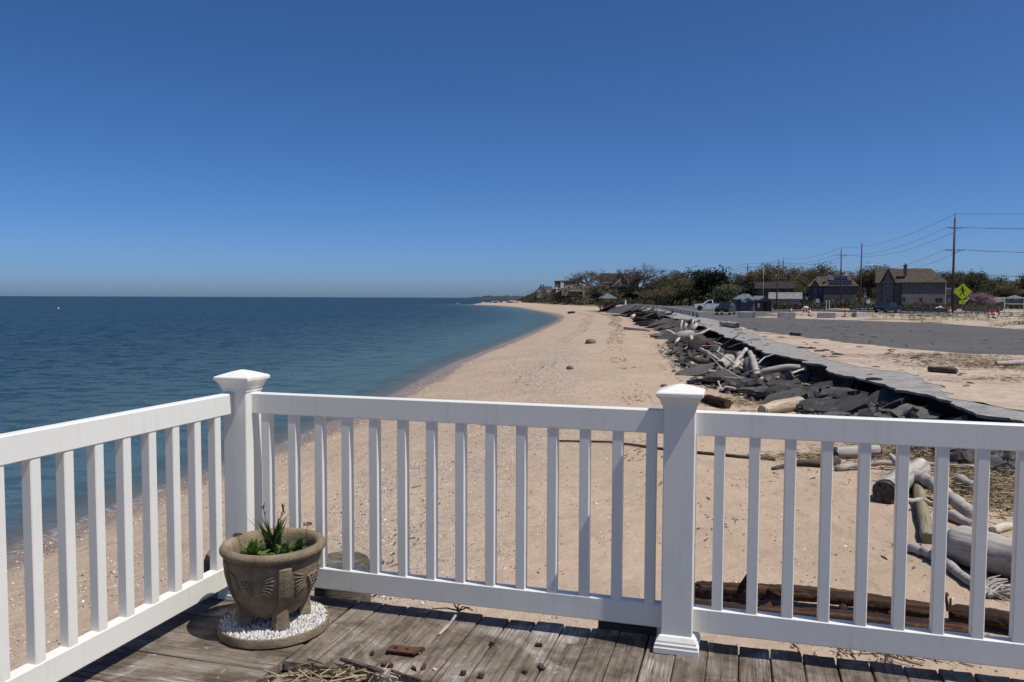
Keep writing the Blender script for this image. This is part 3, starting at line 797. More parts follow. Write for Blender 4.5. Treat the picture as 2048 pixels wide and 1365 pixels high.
def blade(mb, base, yaw, length, width, lean, curl, col):
    n = 7; L = []
    d = Vector((math.cos(yaw), math.sin(yaw), 0)); side = Vector((-math.sin(yaw), math.cos(yaw), 0))
    p = Vector(base); ang = lean
    for i in range(n):
        t = i / (n - 1); w = width * (0.55 + 0.9 * t if t < 0.4 else (1 - t) / 0.6 * 0.91 + 0.02)
        keel = -0.25 * w
        L.append([p - side * w, p + Vector((0, 0, keel)) * 1.0 - d * keel, p + side * w])
        p = p + (d * math.sin(ang) + Vector((0, 0, math.cos(ang)))) * (length / (n - 1)); ang += curl / (n - 1)
    vs = [q for r in L for q in r]; fs = []
    for i in range(n - 1):
        for j in range(2): fs.append((i * 3 + j, i * 3 + j + 1, i * 3 + j + 4, i * 3 + j + 3))
    o = len(mb.v); mb.v += [tuple(q) for q in vs]; mb.f += [tuple(i + o for i in f) for f in fs]
    for i in range(n):
        t = i / (n - 1); c = tuple(a * (1 - 0.5 * max(0, t - .75) * 2) + b_ * max(0, t - .78) for a, b_ in zip(col, (.25, .14, .03)))
        mb.c += [c] * 3
sp = thing("spiky_plant", "green sword-leaved plant growing in the middle of the planter", "plant", PW, RZ)
soilz = Z0 + 0.262
sidev = Vector((math.cos(CA + math.pi / 2), math.sin(CA + math.pi / 2), 0))      # to the viewer's right
for j in range(26):
    yaw = CA + R(-2.9, 2.9); m = MB(); g = R(.8, 1.2)
    blade(m, (R(-.016, .016), R(-.016, .016), soilz - 0.01), yaw, R(.13, .195), R(.009, .013), R(.05, .5), R(.15, .7), (0.085 * g, 0.125 * g, 0.032 * g))
    m.build("blade", M['leaf'], sp, smooth=True)
for j, (sx, fz, hgt) in enumerate(((-0.035, 0.02, 0.20), (0.035, 0.03, 0.19))):
    b0 = sidev * sx * 0.4; m = MB(); top = sidev * sx + Vector((0, 0, hgt))
    pts = [(b0.x, b0.y, soilz), (b0.x + sidev.x * sx * .3, b0.y + sidev.y * sx * .3, soilz + hgt * .5), (top.x, top.y, soilz + hgt * .85), (top.x + sidev.x * .012 * (1 if j else 0), top.y + sidev.y * .012, soilz + hgt)]
    m.tube(pts, [.0016, .0014, .0012, .0008], 5)
    for q in range(5): m.tube([(top.x + R(-.004, .004), top.y + R(-.004, .004), soilz + hgt * R(.7, .98)), (top.x + R(-.012, .012), top.y + R(-.012, .012), soilz + hgt * R(.75, 1.0))], [.0025, .001], 4)
    m.build("dead_stalk", M['darkbark'], sp)
def rosette(label, off, size, col):
    t = thing("sedum_plant", label, "plant", PW, RZ)
    for ring_, (n, lean, ln) in enumerate(((5, .25, .6), (7, .7, .85), (8, 1.15, 1.0))):
        for j in range(n):
            yaw = 2 * math.pi * j / n + ring_ * .5; g = R(.8, 1.25); m = MB()
            blade(m, (off.x, off.y, soilz - 0.004 + 0.014 * (2 - ring_)), yaw, size * ln, size * .24, lean, .35, (col[0] * g, col[1] * g, col[2] * g))
            m.build("leaf", M['leaf'], t, smooth=True)
fr = Vector((math.cos(CA), math.sin(CA), 0))
rosette("bright green sedum rosette at the left inside the planter", sidev * -0.075 + fr * 0.06, 0.085, (0.10, 0.17, 0.03))
rosette("bright green sedum rosette right of the sword leaves", sidev * 0.045 + fr * 0.085, 0.068, (0.085, 0.16, 0.03))
rosette("small dark green sedum at the right inside the planter", sidev * 0.10 + fr * 0.03, 0.058, (0.05, 0.10, 0.03))
for sx, ff, lab in ((-0.125, 0.05, "brown dried flower head standing at the left rim of the planter"), (0.125, -0.03, "brown dried flower head standing at the right rim of the planter")):
    t = thing("dried_flower", lab, "flower", PW, RZ); b0 = sidev * sx * .9 + fr * ff
    tip = sidev * sx * 1.06 + fr * ff
    m = MB(); m.tube([(b0.x, b0.y, soilz - .005), ((b0.x + tip.x) / 2 + .004, (b0.y + tip.y) / 2, soilz + .045), (tip.x, tip.y, soilz + .088)], [.0015, .0013, .0012], 5); m.build("stem", M['darkbark'], t)
    m = MB()
    for q in range(26):
        a = R(0, 6.28); r = .017 * math.sqrt(random.random()); ball(m, (tip.x + r * math.cos(a), tip.y + r * math.sin(a), soilz + .09 + .006 * (1 - r / .017)), R(.0025, .0042), 5)
    m.build("flower_head", M['rust'], t)

# ------------------------------------------------------------------ small things lying on the deck
random.seed(41)
def onplank(px, py): return at(px, py, DECK + 0.004)
t = thing("rusty_hinge_plate", "rusty iron plate with two holes lying on the deck boards", "metal plate", onplank(808, 1305), -0.28)
m = MB(); poly = [(-.062, -.022), (.050, -.024), (.066, .016), (.045, .022), (-.052, .024), (-.064, .010)]
m.prism([(x, y) for x, y in poly], 0.006, 0.013); o = m.build("plate", M['rust'], t); o.rotation_euler = (0.06, -0.03, 0)
for x in (-.034, .012): MB().lathe([(.0075, .0125), (.0075, .0142)], 12, x, 0).build("hole", M['black'], t)
tw = thing("forked_twig", "bare forked twig lying across the deck edge near the middle", "twig")
pa, pb, pc = at(878, 1270, DECK + .006), at(900, 1248, DECK + .012), at(918, 1222, DECK + .030)
m = MB(); m.tube([pa, (pa + pb) / 2 + Vector((.004, 0, .004)), pb, pc], [.004, .0065, .0062, .005], 7, jit=.1); m.build("stem", M['silver'], tw)
for e in ((908, 1208, .06), (938, 1216, .055), (944, 1221, .04), (922, 1206, .075), (866, 1218, .03)):
    q = at(e[0], e[1], DECK + e[2]); m = MB(); m.tube([pc, (pc + q) / 2 + Vector((R(-.01, .01), 0, R(0, .012))), q], [.0035, .0028, .0018], 5); ball(m, q, .0035, 5); m.build("branchlet", M['darkbark'], tw)
spots = [(985, 1287, 'rust'), (1078, 1291, 'rust'), (1050, 1345, 'rust'), (745, 1307, 'rust'), (775, 1331, 'rust'), (848, 1335, 'rust'), (870, 1341, 'tan'), (828, 1339, 'darkwood'), (926, 1347, 'darkwood'), (842, 1300, 'rust'), (850, 1365, 'darkwood'), (1082, 1335, 'darkwood'), (963, 1352, 'darkwood')]
for px, py, mm in spots:
    p = onplank(px, py); m = MB(); l = R(.010, .024); wd = R(.006, .011); n = 6
    poly = [(l * math.cos(6.28 * q / n) * R(.7, 1.2), wd * math.sin(6.28 * q / n) * R(.7, 1.2)) for q in range(n)]
    m.prism(poly, -0.003, R(.004, .010)); o = m.build("bark_chip", M[mm], loc=p, rot=(R(-.2, .2), R(-.2, .2), R(0, 3)))
    tag(o, "small rusty brown chip of bark on the deck boards", "debris", "bark chips scattered on the deck")
m = MB()                                                  # straw and reed stalks in the gap of the deck
for k in range(420):
    a = R(0.555, 1.16); b = R(0.50, 0.95); p = ab(a, b, R(-0.05, 0.0) + 0.03 * max(0, 1 - abs(a - .85) * 3))
    yaw = R(0, 6.3); ln = R(.03, .13); d = Vector((math.cos(yaw), math.sin(yaw), R(-.15, .3))) * ln / 2
    g = R(.45, 1.0); n0 = len(m.v); m.tube([p - d, p + d], R(.0012, .0032), 4); m.c += [(0.46 * g, 0.36 * g, 0.22 * g) if random.random() > .25 else (.10 * g, .07 * g, .05 * g)] * (len(m.v) - n0)
stuff(m.build("straw", M['reed']), "dry straw and reed stalks gathered in the gap of the deck", "straw")
for (px0, py0, px1, py1, r, mm, z) in ((680, 1318, 765, 1345, .011, 'darkwood', .02), (575, 1340, 640, 1338, .014, 'darkwood', -.02), (785, 1342, 840, 1362, .007, 'darkwood', .01), (700, 1350, 720, 1362, .010, 'silver', -.01)):
    a, b = at(px0, py0, DECK + z), at(px1, py1, DECK + z); m = MB(); m.tube([a + (b - a) * k / 5 + Vector((R(-.003, .003), R(-.003, .003), 0)) for k in range(6)], [r * R(.7, 1.1) for k in range(6)], 7, jit=.15)
    tag(m.build("broken_stick", M[mm]), "short broken stick lying in the straw of the deck gap", "stick", "sticks in the deck gap")

# ------------------------------------------------------------------ driftwood
random.seed(51)
def log(label, p0, p1, r0, r1, mat, bend=(0, 0), n=14, sides=14, knobs=0, name="driftwood_log", hollow=False, group=None, jit=0.03, cat="driftwood", endmat=None, flat=1.0):
    p0, p1 = Vector(p0), Vector(p1); d = p1 - p0; L = d.length; seed = R(0, 50)
    M4 = d.to_track_quat('X', 'Z').to_matrix().to_4x4()
    o = thing(name, label, cat, group=group); o.matrix_world = Matrix.Translation(p0) @ M4
    mb = MB(); rings = []
    cent = lambda t: Vector((L * t, bend[0] * math.sin(math.pi * t) + 0.25 * r0 * N3(t * 2.5, seed, 1), bend[1] * math.sin(math.pi * t) + 0.25 * r0 * N3(t * 2.5, seed, 7)))
    for i in range(n + 1):
        t = i / n; r = r0 + (r1 - r0) * t; c = cent(t)
        if i in (0, n): r *= 0.93
        ring = []
        for q in range(sides):
            w = 2 * math.pi * q / sides
            rr = r * (1 + 0.16 * N3(math.cos(w) * 1.4 + seed, math.sin(w) * 1.4, t * L / max(r0, .03) * 0.18) + R(-jit, jit))
            ring.append((c.x + (R(-.25, .25) * r0 if i in (0, n) else 0), c.y + rr * math.cos(w), c.z + rr * math.sin(w) * flat))
        rings.append(ring)
    mb.loft(rings); b = mb.build("trunk", mat, o, smooth=True); smooth_by_angle(b.data, 60)
    for e, (t, sg) in enumerate(((0.0, -1), (1.0, 1))):
        rr = (r0 if e == 0 else r1) * 0.80; c = cent(t); m = MB(); off = sg * 0.26 * r0
        if max(r0, r1) > .06:
            m.loft([[(c.x + off * .6 - sg * 0.05, c.y + rr * math.cos(w), c.z + rr * math.sin(w) * flat) for w in [6.283 * q / 16 for q in range(16)]],
                    [(c.x + off * 1.1, c.y + rr * (1 + .05 * math.sin(3 * w)) * math.cos(w), c.z + rr * math.sin(w) * flat) for w in [6.283 * q / 16 for q in range(16)]]])
            m.build("hollow_end" if hollow and e == 0 else "cut_end", endmat if endmat else (M['darkwood'] if hollow else mat), o)
    for k in range(knobs):
        t = R(.15, .9); c = cent(t); w = R(0, 6.3); r = r0 + (r1 - r0) * t; dd = Vector((R(-.3, .5), math.cos(w), math.sin(w))).normalized(); m = MB(); ln = r * R(1.2, 2.2)
        m.tube([c + dd * r * .4, c + dd * (r + ln * .4), c + dd * (r + ln)], [r * .4, r * .3, r * .18], 8, jit=.1); m.build("branch_stub", mat, o, smooth=True)
    return o
def gl(px, py, r=0.0, z=None):
    "a point lying r above the beach at a pixel"
    zz = 1.0 if z is None else z
    for _ in range(6):
        p = at(px, py, zz + r); zz = beach_z(min(p.x, lip(p.y)), p.y) if z is None else z
    return at(px, py, zz + r)
def stick(label, pts, rad, mat, name="driftwood_branch", cat="driftwood", n=9, group=None):
    "a bent branch through several places"
    P = [Vector(p) for p in pts]; c0 = P[0].copy(); fine = []
    for a, b in zip(P[:-1], P[1:]):
        for k in range(5): fine.append(a + (b - a) * k / 5 - c0 + Vector((R(-1, 1), R(-1, 1), R(-1, 1))) * rad[0] * 0.22)
    fine.append(P[-1] - c0); m = MB(); k = len(fine)
    m.tube(fine, [rad[0] + (rad[1] - rad[0]) * i / (k - 1) for i in range(k)], n, jit=.07)
    return tag(m.build(name, mat, smooth=True, loc=c0), label, cat, group)
# right of the deck, behind the right railing
log("big smooth silver log lying behind the right end of the railing", gl(1905, 1090, .20), gl(2120, 1140, .20), .215, .20, M['silver'], (0, 0), knobs=0)
stick("curved grey driftwood limb lying in front of the big silver log", [gl(1812, 1094, .05), gl(1850, 1104, .06), gl(1885, 1121, .06), gl(1939, 1163, .05), gl(1985, 1190, .04)], [.058, .045], M['silver'], n=12)
log("hollow-ended grey stump log at the left of the driftwood pile", gl(1770, 985, .15), gl(1838, 938, .14), .19, .17, M['silver'], (0, .02), knobs=1, hollow=True)
log("greenish weathered post lying under the driftwood pile", gl(1834, 955, .12), gl(1856, 1078, .06), .075, .08, M['greenlog'])
stick("curved grey log lying over the greenish post", [gl(1822, 950, .22), gl(1866, 968, .22), gl(1905, 1000, .16), gl(1944, 1030, .08)], [.10, .085], M['silver'], n=12)
stick("thin straight stick crossing the greenish post", [gl(1812, 1004, .12), gl(1840, 1000, .14), gl(1872, 1008, .12)], [.042, .03], M['silver'])
log("short grey log stub standing in the dry reeds", gl(1918, 960, .10), gl(1950, 976, .10), .085, .08, M['silver'])
log("second short grey log below the curved log", gl(1900, 1030, .06), gl(1945, 1050, .06), .07, .06, M['silver'])
log("small bleached wood chunk beside the big silver log", gl(1985, 1062, .05), gl(2016, 1052, .05), .05, .06, M['pale'])
log("pale cut log lying behind the balusters beside the reeds", gl(1671, 906, .10), gl(1756, 902, .11), .115, .12, M['silver'], knobs=0, hollow=True)
stick("long bare pole resting across the pale cut log", [gl(1671, 938, .04), gl(1743, 926, .10), gl(1850, 928, .12), gl(1952, 934, .10)], [.05, .03], M['silver'])
stick("dark rotting branch on the sand left of the pale log", [gl(1545, 938, .02), gl(1590, 926, .05), gl(1650, 928, .06), gl(1672, 922, .05)], [.03, .09], M['darkwood'])
stick("long thin branch lying on the open sand behind the middle post", [gl(1112, 882, .02), gl(1220, 884, .03), gl(1310, 896, .03), gl(1400, 906, .03), gl(1550, 920, .02)], [.018, .032], M['darkwood'])
log("rotten orange-brown timber lying behind the rail", gl(1395, 1178, .10), gl(1862, 1222, .10), .12, .10, M['rotten'], (0.05, .03), n=60, jit=.10, flat=.62, sides=20, knobs=5, name="rotten_timber")
log("long dark split timber in front of the rotten brown one", gl(1360, 1206, .08), gl(1940, 1262, .08), .10, .10, M['rotten'], (-.03, .0), n=60, jit=.10, flat=.6, sides=20, knobs=4, name="rotten_timber")
log("brown rotten beam end at the far right behind the rail", gl(1905, 1226, .10), gl(2150, 1262, .10), .11, .11, M['rotten'], n=34, jit=.10, flat=.65, sides=20, name="rotten_timber")
b0 = gl(1896, 1222, .18); b1 = b0 + Vector((-.03, 0, .16))
t = thing("rusty_bolt", "rusty bolt standing up from the rotten timber", "bolt", b0)
m = MB(); m.tube([(0, 0, 0), (-.01, 0, .07), (-.028, 0, .135)], [.014, .014, .013], 10); m.build("shank", M['rust'], t)
m = MB(); m.tube([(-.028, 0, .135), (-.032, 0, .155)], [.03, .028], 6); m.build("head", M['rust'], t)
m = MB(); m.tube([(.005, 0, .0), (.02, 0, .05), (.018, 0, .11)], [.010, .010, .009], 8); m.build("bent_pin", M['rust'], t)
t = thing("fibrous_root", "frayed fibrous root clump between the silver log and rotten beam", "driftwood", gl(1985, 1192, .0))
for k in range(28):
    m = MB(); a = R(-.5, 1.2); q = Vector((R(-.12, .12), R(-.1, .1), .04)); d = Vector((math.cos(a) * .3, -math.sin(a) * .25, R(-.1, .12))); m.tube([q, q + d * .5 + Vector((0, 0, R(0, .05))), q + d], [.016, .012, .004], 6, jit=.15); m.build("root", M['silver'], t)
# on and among the broken asphalt
log("brown barkless log with red-brown end behind the post cap", gl(1408, 797, .11), gl(1455, 808, .12), .125, .13, M['rotten'], endmat=M['rust'])
log("tan barkless log lying in front of the broken asphalt slabs", gl(1526, 822, .16), gl(1600, 806, .16), .145, .185, M['tan'], (0, 0), knobs=2)
def gd(px, py, D): return atd(px, py, D)
D0 = 30.0
log("thick sawn log with dark round end lying on the asphalt slabs", gd(1440, 733, 29.5), gd(1462, 716, 31.5), .22, .20, M['silver'], hollow=True, name="driftwood_log")
stick("slender bleached limb leaning upright on the slabs", [gd(1455, 746, 29), gd(1474, 722, 29.2), gd(1493, 698, 29.5)], [.06, .075], M['pale'])
stick("short thick grey limb standing behind the leaning pole", [gd(1476, 706, 29.6), gd(1480, 722, 29.5), gd(1489, 742, 29.3)], [.11, .15], M['silver'], n=11)
stick("pale crooked limb between the two upright branches", [gd(1462, 744, 29), gd(1470, 734, 29), gd(1478, 724, 29.2)], [.07, .10], M['pale'])
stick("long gnarled silver trunk leaning down the slabs", [gd(1500, 705, 29.5), gd(1506, 724, 28.6), gd(1514, 748, 27.5), gd(1524, 772, 26.5)], [.09, .17], M['silver'], n=12)
stick("second broken limb beside the gnarled silver trunk", [gd(1508, 712, 29.2), gd(1498, 730, 29.0), gd(1496, 744, 28.6)], [.06, .09], M['silver'])
log("weathered log lying flat along the foot of the lip", gd(1520, 746, 27.5), gd(1612, 737, 27.0), .12, .11, M['silver'], (0, .08))
stick("thin pale stick lying across the flat log", [gd(1578, 749, 26.3), gd(1595, 743, 26.6), gd(1612, 737, 26.8)], [.04, .03], M['pale'])
stick("bent grey limb slanting down to the sawn log", [gd(1400, 698, 34), gd(1418, 707, 33), gd(1436, 720, 32)], [.07, .08], M['silver'])
stick("dark curled root lying left of the sawn log", [gd(1378, 706, 33.5), gd(1380, 716, 32.5), gd(1395, 722, 32), gd(1414, 724, 32)], [.08, .14], M['darkwood'], n=11)
stick("pale stick on the sand below the curled root", [gd(1381, 727, 33), gd(1395, 729, 33), gd(1410, 728, 33)], [.09, .05], M['pale'])
t = thing("driftwood_stump", "uprooted stump with bleached root arms on the asphalt edge", "driftwood", gd(1368, 672, 48))
m = MB(); m.tube([(-.55, -.1, -.15), (-.2, 0, .0), (.25, .05, .05), (.6, .1, .1)], [.22, .30, .33, .24], 14, jit=.12); m.build("trunk", M['silver'], t, smooth=True)
for pts, r0, r1 in (([(-.35, -.2, -.1), (-.55, -.35, -.4), (-.75, -.4, -.85)], .11, .07), ([(.35, -.2, 0), (.45, -.35, -.4), (.55, -.4, -.85)], .12, .08), ([(-.25, 0, .15), (-.2, 0, .55), (-.1, .05, .95)], .11, .05), ([(-.45, 0, .0), (-.8, .0, .25), (-1.1, .05, .35)], .10, .04), ([(.2, 0, .2), (.5, .0, .7), (.55, .05, 1.0)], .10, .04), ([(.1, 0, .3), (.05, .0, .55), (.15, 0, .75)], .12, .08), ([(.5, .05, .3), (.6, .05, .5), (.8, .1, .7)], .15, .10), ([(.6, .1, 0), (1.0, .1, .1), (1.6, .1, .45)], .12, .05)):
    m = MB(); m.tube(pts, [r0, (r0 + r1) / 2, r1], 9, jit=.1); m.build("root_arm", M['pale'], t, smooth=True)
t = thing("rotten_stump", "dark rotten stump with an orange broken face under the lip", "driftwood", gd(1402, 692, 42))
m = MB(); m.tube([(-.4, 0, -.5), (-.3, 0, -.1), (.0, 0, .2), (.2, 0, .45)], [.42, .45, .4, .3], 12, jit=.15); m.build("trunk", M['darkwood'], t, smooth=True)
m = MB(); m.tube([(.15, -.15, -.1), (.35, -.2, .1), (.5, -.1, .35)], [.2, .22, .12], 9, jit=.2); m.build("broken_face", M['rust'], t)
# on the beach and on the lot farther off
log("pale flat driftwood log on the sand below the slabs", gl(1250, 656, .14), gl(1300, 661, .12), .17, .09, M['pale'])
log("thick grey log lying on the asphalt path by the dark lot", at(1443, 647, LOT + .2), at(1474, 651.5, LOT + .2), .20, .22, M['silver'], hollow=True)
log("dark round log lying on the drifted sand of the path", at(1859, 738.5, LOT + .09), at(1912, 742.5, LOT + .09), .095, .095, M['darkwood'])
log("grey log at the far right on the drifted sand", at(1993, 727, LOT + .09), at(2075, 726, LOT + .09), .07, .11, M['silver'])
log("small dark log on the far side of the drifted sand", at(1581, 668, LOT + .08), at(1601, 669.5, LOT + .08), .09, .09, M['darkwood'])
log("short dark plank piece on the beach near the bay", gl(1137, 626, .2), gl(1149, 624.5, .2), .3, .2, M['darkwood'])
log("small white log lodged under the far slabs", gl(1263, 634, .3), gl(1269, 631, .4), .2, .2, M['pale'])
for px, py, r, lab in ((1181, 687, .30, "brown boulder alone on the sand along the wrack line"), (1140, 738, .14, "small grey stone lying on the open sand"), (1328, 774, .10, "flat grey stone beside the left of the post cap")):
    p = gl(px, py, .02); m = MB(); rings = []
    for i in range(1, 8):
        tt = math.pi * i / 8; rings.append([(r * math.sin(tt) * math.cos(w) * (1.2 + .35 * N3(math.cos(w) * 1.5, math.sin(w) * 1.5, i * .4 + px)), r * math.sin(tt) * math.sin(w) * (1 + .35 * N3(math.cos(w), math.sin(w), i * .4)), -r * .75 * math.cos(tt)) for w in [6.283 * q / 12 for q in range(12)]])
    m.loft(rings); tag(m.build("beach_stone", M['rock'], smooth=False, loc=p + Vector((0, 0, r * .25))), lab, "stone")

# ------------------------------------------------------------------ broken asphalt slabs below the lip
random.seed(61)
def slab_mesh(name, thick=0.10, n=6, aspect=1.0):
    "a flat angular plate of asphalt with ragged edges"
    mb = MB(); corners = []
    for q in range(n):
        w = 6.283 * (q + R(-.33, .33)) / n; r = R(.70, 1.12); corners.append(Vector((r * math.cos(w), r * math.sin(w) * aspect, 0)))
    outer = []
    for q in range(n):
        c0, c1 = corners[q], corners[(q + 1) % n]
        for k in range(4):
            p = c0 + (c1 - c0) * (k + (R(-.25, .25) if k else 0)) / 4; j = 0.035 if k else 0.0
            outer.append((p.x + R(-j, j), p.y + R(-j, j)))
    m = len(outer); seed = R(0, 40); warp = R(-.10, .10)
    h = lambda x, y: 0.02 * N3(x * 2.1 + seed, y * 2.1) + warp * x * x
    top = [(x, y, h(x, y)) for x, y in outer]; mid = [(x * .5, y * .5, h(x * .5, y * .5)) for x, y in outer]
    bot = [(x * R(.93, 1.0), y * R(.93, 1.0), h(x, y) - thick * R(.75, 1.25)) for x, y in outer]
    mb.add(bot + top + mid + [(0, 0, h(0, 0))], [])
    for q in range(m):
        w = (q + 1) % m
        mb.f += [(q, w, m + w, m + q), (m + q, m + w, 2 * m + w, 2 * m + q), (2 * m + q, 2 * m + w, 3 * m)]
    mb.f.append(tuple(range(m - 1, -1, -1)))
    return mb.mesh(name)
SL = [slab_mesh("asphalt_chunk", 0.12, 4 + k % 4, R(.55, .95)) for k in range(16)]
for me in SL: me.materials.append(M['slab'])
def pile_w(y): return float(np.interp(y, [10, 17, 21, 26], [1.7, 2.0, 2.6, 3.9]))
def pile_z(off, x, y):
    bz = beach_z(x, y); k = max(0.0, 1 - off / pile_w(y))
    return bz + (LOT - (0.46 if y < 22 else 0.62) - bz) * k ** 1.1 - (0.12 if off < 0.5 and y > 22 else 0)
def add_slab(x, y, size, tilt, yaw, dz, label, group, sx=1.0):
    off = lip(y) - x
    o = obj("asphalt_chunk", random.choice(SL), None, None, (x, y, pile_z(off, x, y) + dz))
    dydx = (lip(y + 1) - lip(y - 1)) / 2; base = -math.atan(dydx)
    o.rotation_euler = (Matrix.Rotation(base, 3, 'Z') @ Matrix.Rotation(-tilt, 3, 'Y') @ Matrix.Rotation(R(-.3, .3), 3, 'X') @ Matrix.Rotation(yaw, 3, 'Z')).to_euler()
    o.scale = (size * sx, size, 1.0 if size < 1.5 else 1.2)
    return tag(o, label, "asphalt slab", group)
LAB = [("broken black asphalt slab crumpled below the lip behind the right railing", "near broken asphalt slabs"),
       ("broken asphalt slab tilted against the lip among the driftwood", "middle broken asphalt slabs"),
       ("broken asphalt slab sloping to the sand between the stump and gazebo", "far broken asphalt slabs")]
y = 10.5
while y < LIPEND - 3:
    st = 0.72 if y < 22 else (1.45 if y < 50 else 0.04 * y)
    nn = 3
    for q in range(nn):
        off = (q + R(.05, .8)) / nn * min(3.5, pile_w(y) * .88)
        yy = y + R(-.5, .5) * st
        size = R(.3, .75) if y < 22 else (R(.5, .95) if y < 50 else R(1.0, 1.5) * st / 1.9)
        lb = LAB[0] if yy < 21 else (LAB[1] if yy < 47 else LAB[2])
        add_slab(lip(yy) - off, yy, size, R(-.15, .75) if yy < 24 else R(-.05, .55), R(0, 6.3), R(.0, .16), lb[0], lb[1])
    y += st
for px, py, D, s, tl in ((1600, 778, 22.5, 1.25, .42), (1470, 778, 24.5, .85, .25), (1520, 800, 22.5, .75, .2), (1400, 745, 30, 1.1, .22), (1415, 765, 27, .9, .16), (1690, 800, 19.0, .7, .5)):
    p = atd(px, py, D); add_slab(p.x, p.y, s, tl, R(0, 6.3), 0.16, LAB[1][0] if D > 21 else LAB[0][0], LAB[1][1] if D > 21 else LAB[0][1])
for k in range(96):
    yy = 11 + 36 * random.random() ** 1.4; off = R(.1, pile_w(yy) * .95); far_ = yy > 21
    o = add_slab(lip(yy) - off, yy, R(.16, .38), R(-.5, 1.0), R(0, 6.3), R(.08, .26), "small broken lump of asphalt lying on the larger slabs, " + ("among the driftwood" if far_ else "behind the right railing"), "small asphalt lumps " + ("middle" if far_ else "near"))
    o.rotation_euler.rotate_axis('X', R(-.7, .7))
for k in range(24):
    yy = 22 + 26 * random.random() ** 1.3; off = R(.3, 3.6); x = lip(yy) - off; z = pile_z(off, x, yy) + R(.16, .42); ang = R(0, 6.28); ln = R(.5, 1.5); up = R(-.12, .4) if k % 5 else R(.4, .8)
    p = Vector((x, yy, z)); d = Vector((math.cos(ang), math.sin(ang), up)).normalized() * ln; md = p + d * .5 + Vector((R(-.12, .12), R(-.12, .12), R(-.05, .12)))
    stick("thin bleached stick tangled in the driftwood on the slabs", [p, md, p + d], [R(.025, .06), .012], M[random.choice(('pale', 'silver', 'silver', 'darkwood'))], group="sticks tangled on the slabs", n=6)
# the dark washed-out face under the asphalt
mb = MB(); ys = [yy for yy in rowsY if -8 < yy < LIPEND + 2]
for yy in ys:
    for z, dx in ((0.5, 0.55), (1.0, 0.62), (1.35, 0.66), (LOT - 0.066, 0.5)): mb.v.append((lip(yy) + dx + 0.08 * N3(yy * 1.7, z * 3), yy, z))
for i in range(len(ys) - 1):
    for j in range(3): a = i * 4 + j; mb.f.append((a, a + 4, a + 5, a + 1))
struct('eroded_bank', mb, M['soil'], True)
# crushed asphalt and soil between the slabs
mb = MB(); nC = 14; ys = [yy for yy in rowsY if 8 < yy < LIPEND]
for yy in ys:
    for j in range(nC):
        off = -0.76 + (pile_w(yy) + .4) * j / (nC - 1) + (0.25 * fbm(yy * .6, j * .2) if j == nC - 1 else 0); x = lip(yy) - off
        z = pile_z(max(off, 0), x, yy) - 0.03 + 0.13 * fbm(x * 1.6, yy * 1.6, 4.0) - (0.14 if j == nC - 1 else 0)
        mb.v.append((x, yy, z))
for i in range(len(ys) - 1):
    for j in range(nC - 1):
        a = i * nC + j; mb.f.append((a, a + 1, a + nC + 1, a + nC))
o = mb.build("crushed_asphalt_bank", M['soil']); o["kind"] = "structure"
m = MB()                                                    # broken crumbs of asphalt, too small to pick apart
for k in range(2600):
    yy = 9 + 40 * random.random() ** 1.7; off = R(-.1, pile_w(yy)); x = lip(yy) - off; z = pile_z(off, x, yy) + .02; s = R(.03, .11); g = R(.035, .085)
    pebble(m, x, yy, z, s, s * R(.6, 1), s * R(.5, 1.0), R(0, 6.3), (g, g, g * 1.02))
stuff(m.build("asphalt_rubble", M['pebble']), "small crumbled asphalt rubble between the slabs", "rubble")

# ------------------------------------------------------------------ pebbles, shells, wrack and dry reeds
random.seed(71)
m = MB(); k = 0
PAL = [(.07, .055, .045), (.13, .10, .08), (.62, .58, .52), (.75, .72, .68), (.5, .40, .31), (.36, .26, .19), (.20, .15, .12), (.08, .065, .055), (.55, .50, .45)]
while k < 42000:
    yy = 4.5 + 42 * random.random() ** 2.0; s = shore(yy); d = 16.5 * random.random()
    wob = d + 1.3 * N3(yy * .13, 2.0)
    dens = 0.75 * math.exp(-((wob - 0.9) / .55) ** 2) + 0.95 * math.exp(-((wob - 6.2) / 1.5) ** 2) + .5 * math.exp(-((wob - 3.4) / .5) ** 2) + .10 + .25 * math.exp(-((wob - 11.5) / .6) ** 2)
    dens *= 0.35 + 0.9 * max(0, .5 + fbm(s * 0 + d * .5, yy * .5, 9.0))
    if random.random() > dens: continue
    x = s + d
    if x > lip(yy) - 2.5: continue
    g = R(.75, 1.1); c = random.choice(PAL); sz = R(.005, .015) * (1 + .012 * yy) * (1.6 if random.random() < .06 else 1)
    pebble(m, x, yy, beach_z(x, yy) - .003, sz, sz * R(.5, .9), sz * R(.5, .9), R(0, 6.3), (c[0] * g, c[1] * g, c[2] * g)); k += 1
stuff(m.build("shells_and_pebbles", M['pebble']), "scattered shells and pebbles on the sand", "shells")
m = MB()                                                    # wrack: dark dry weed in lines along the beach
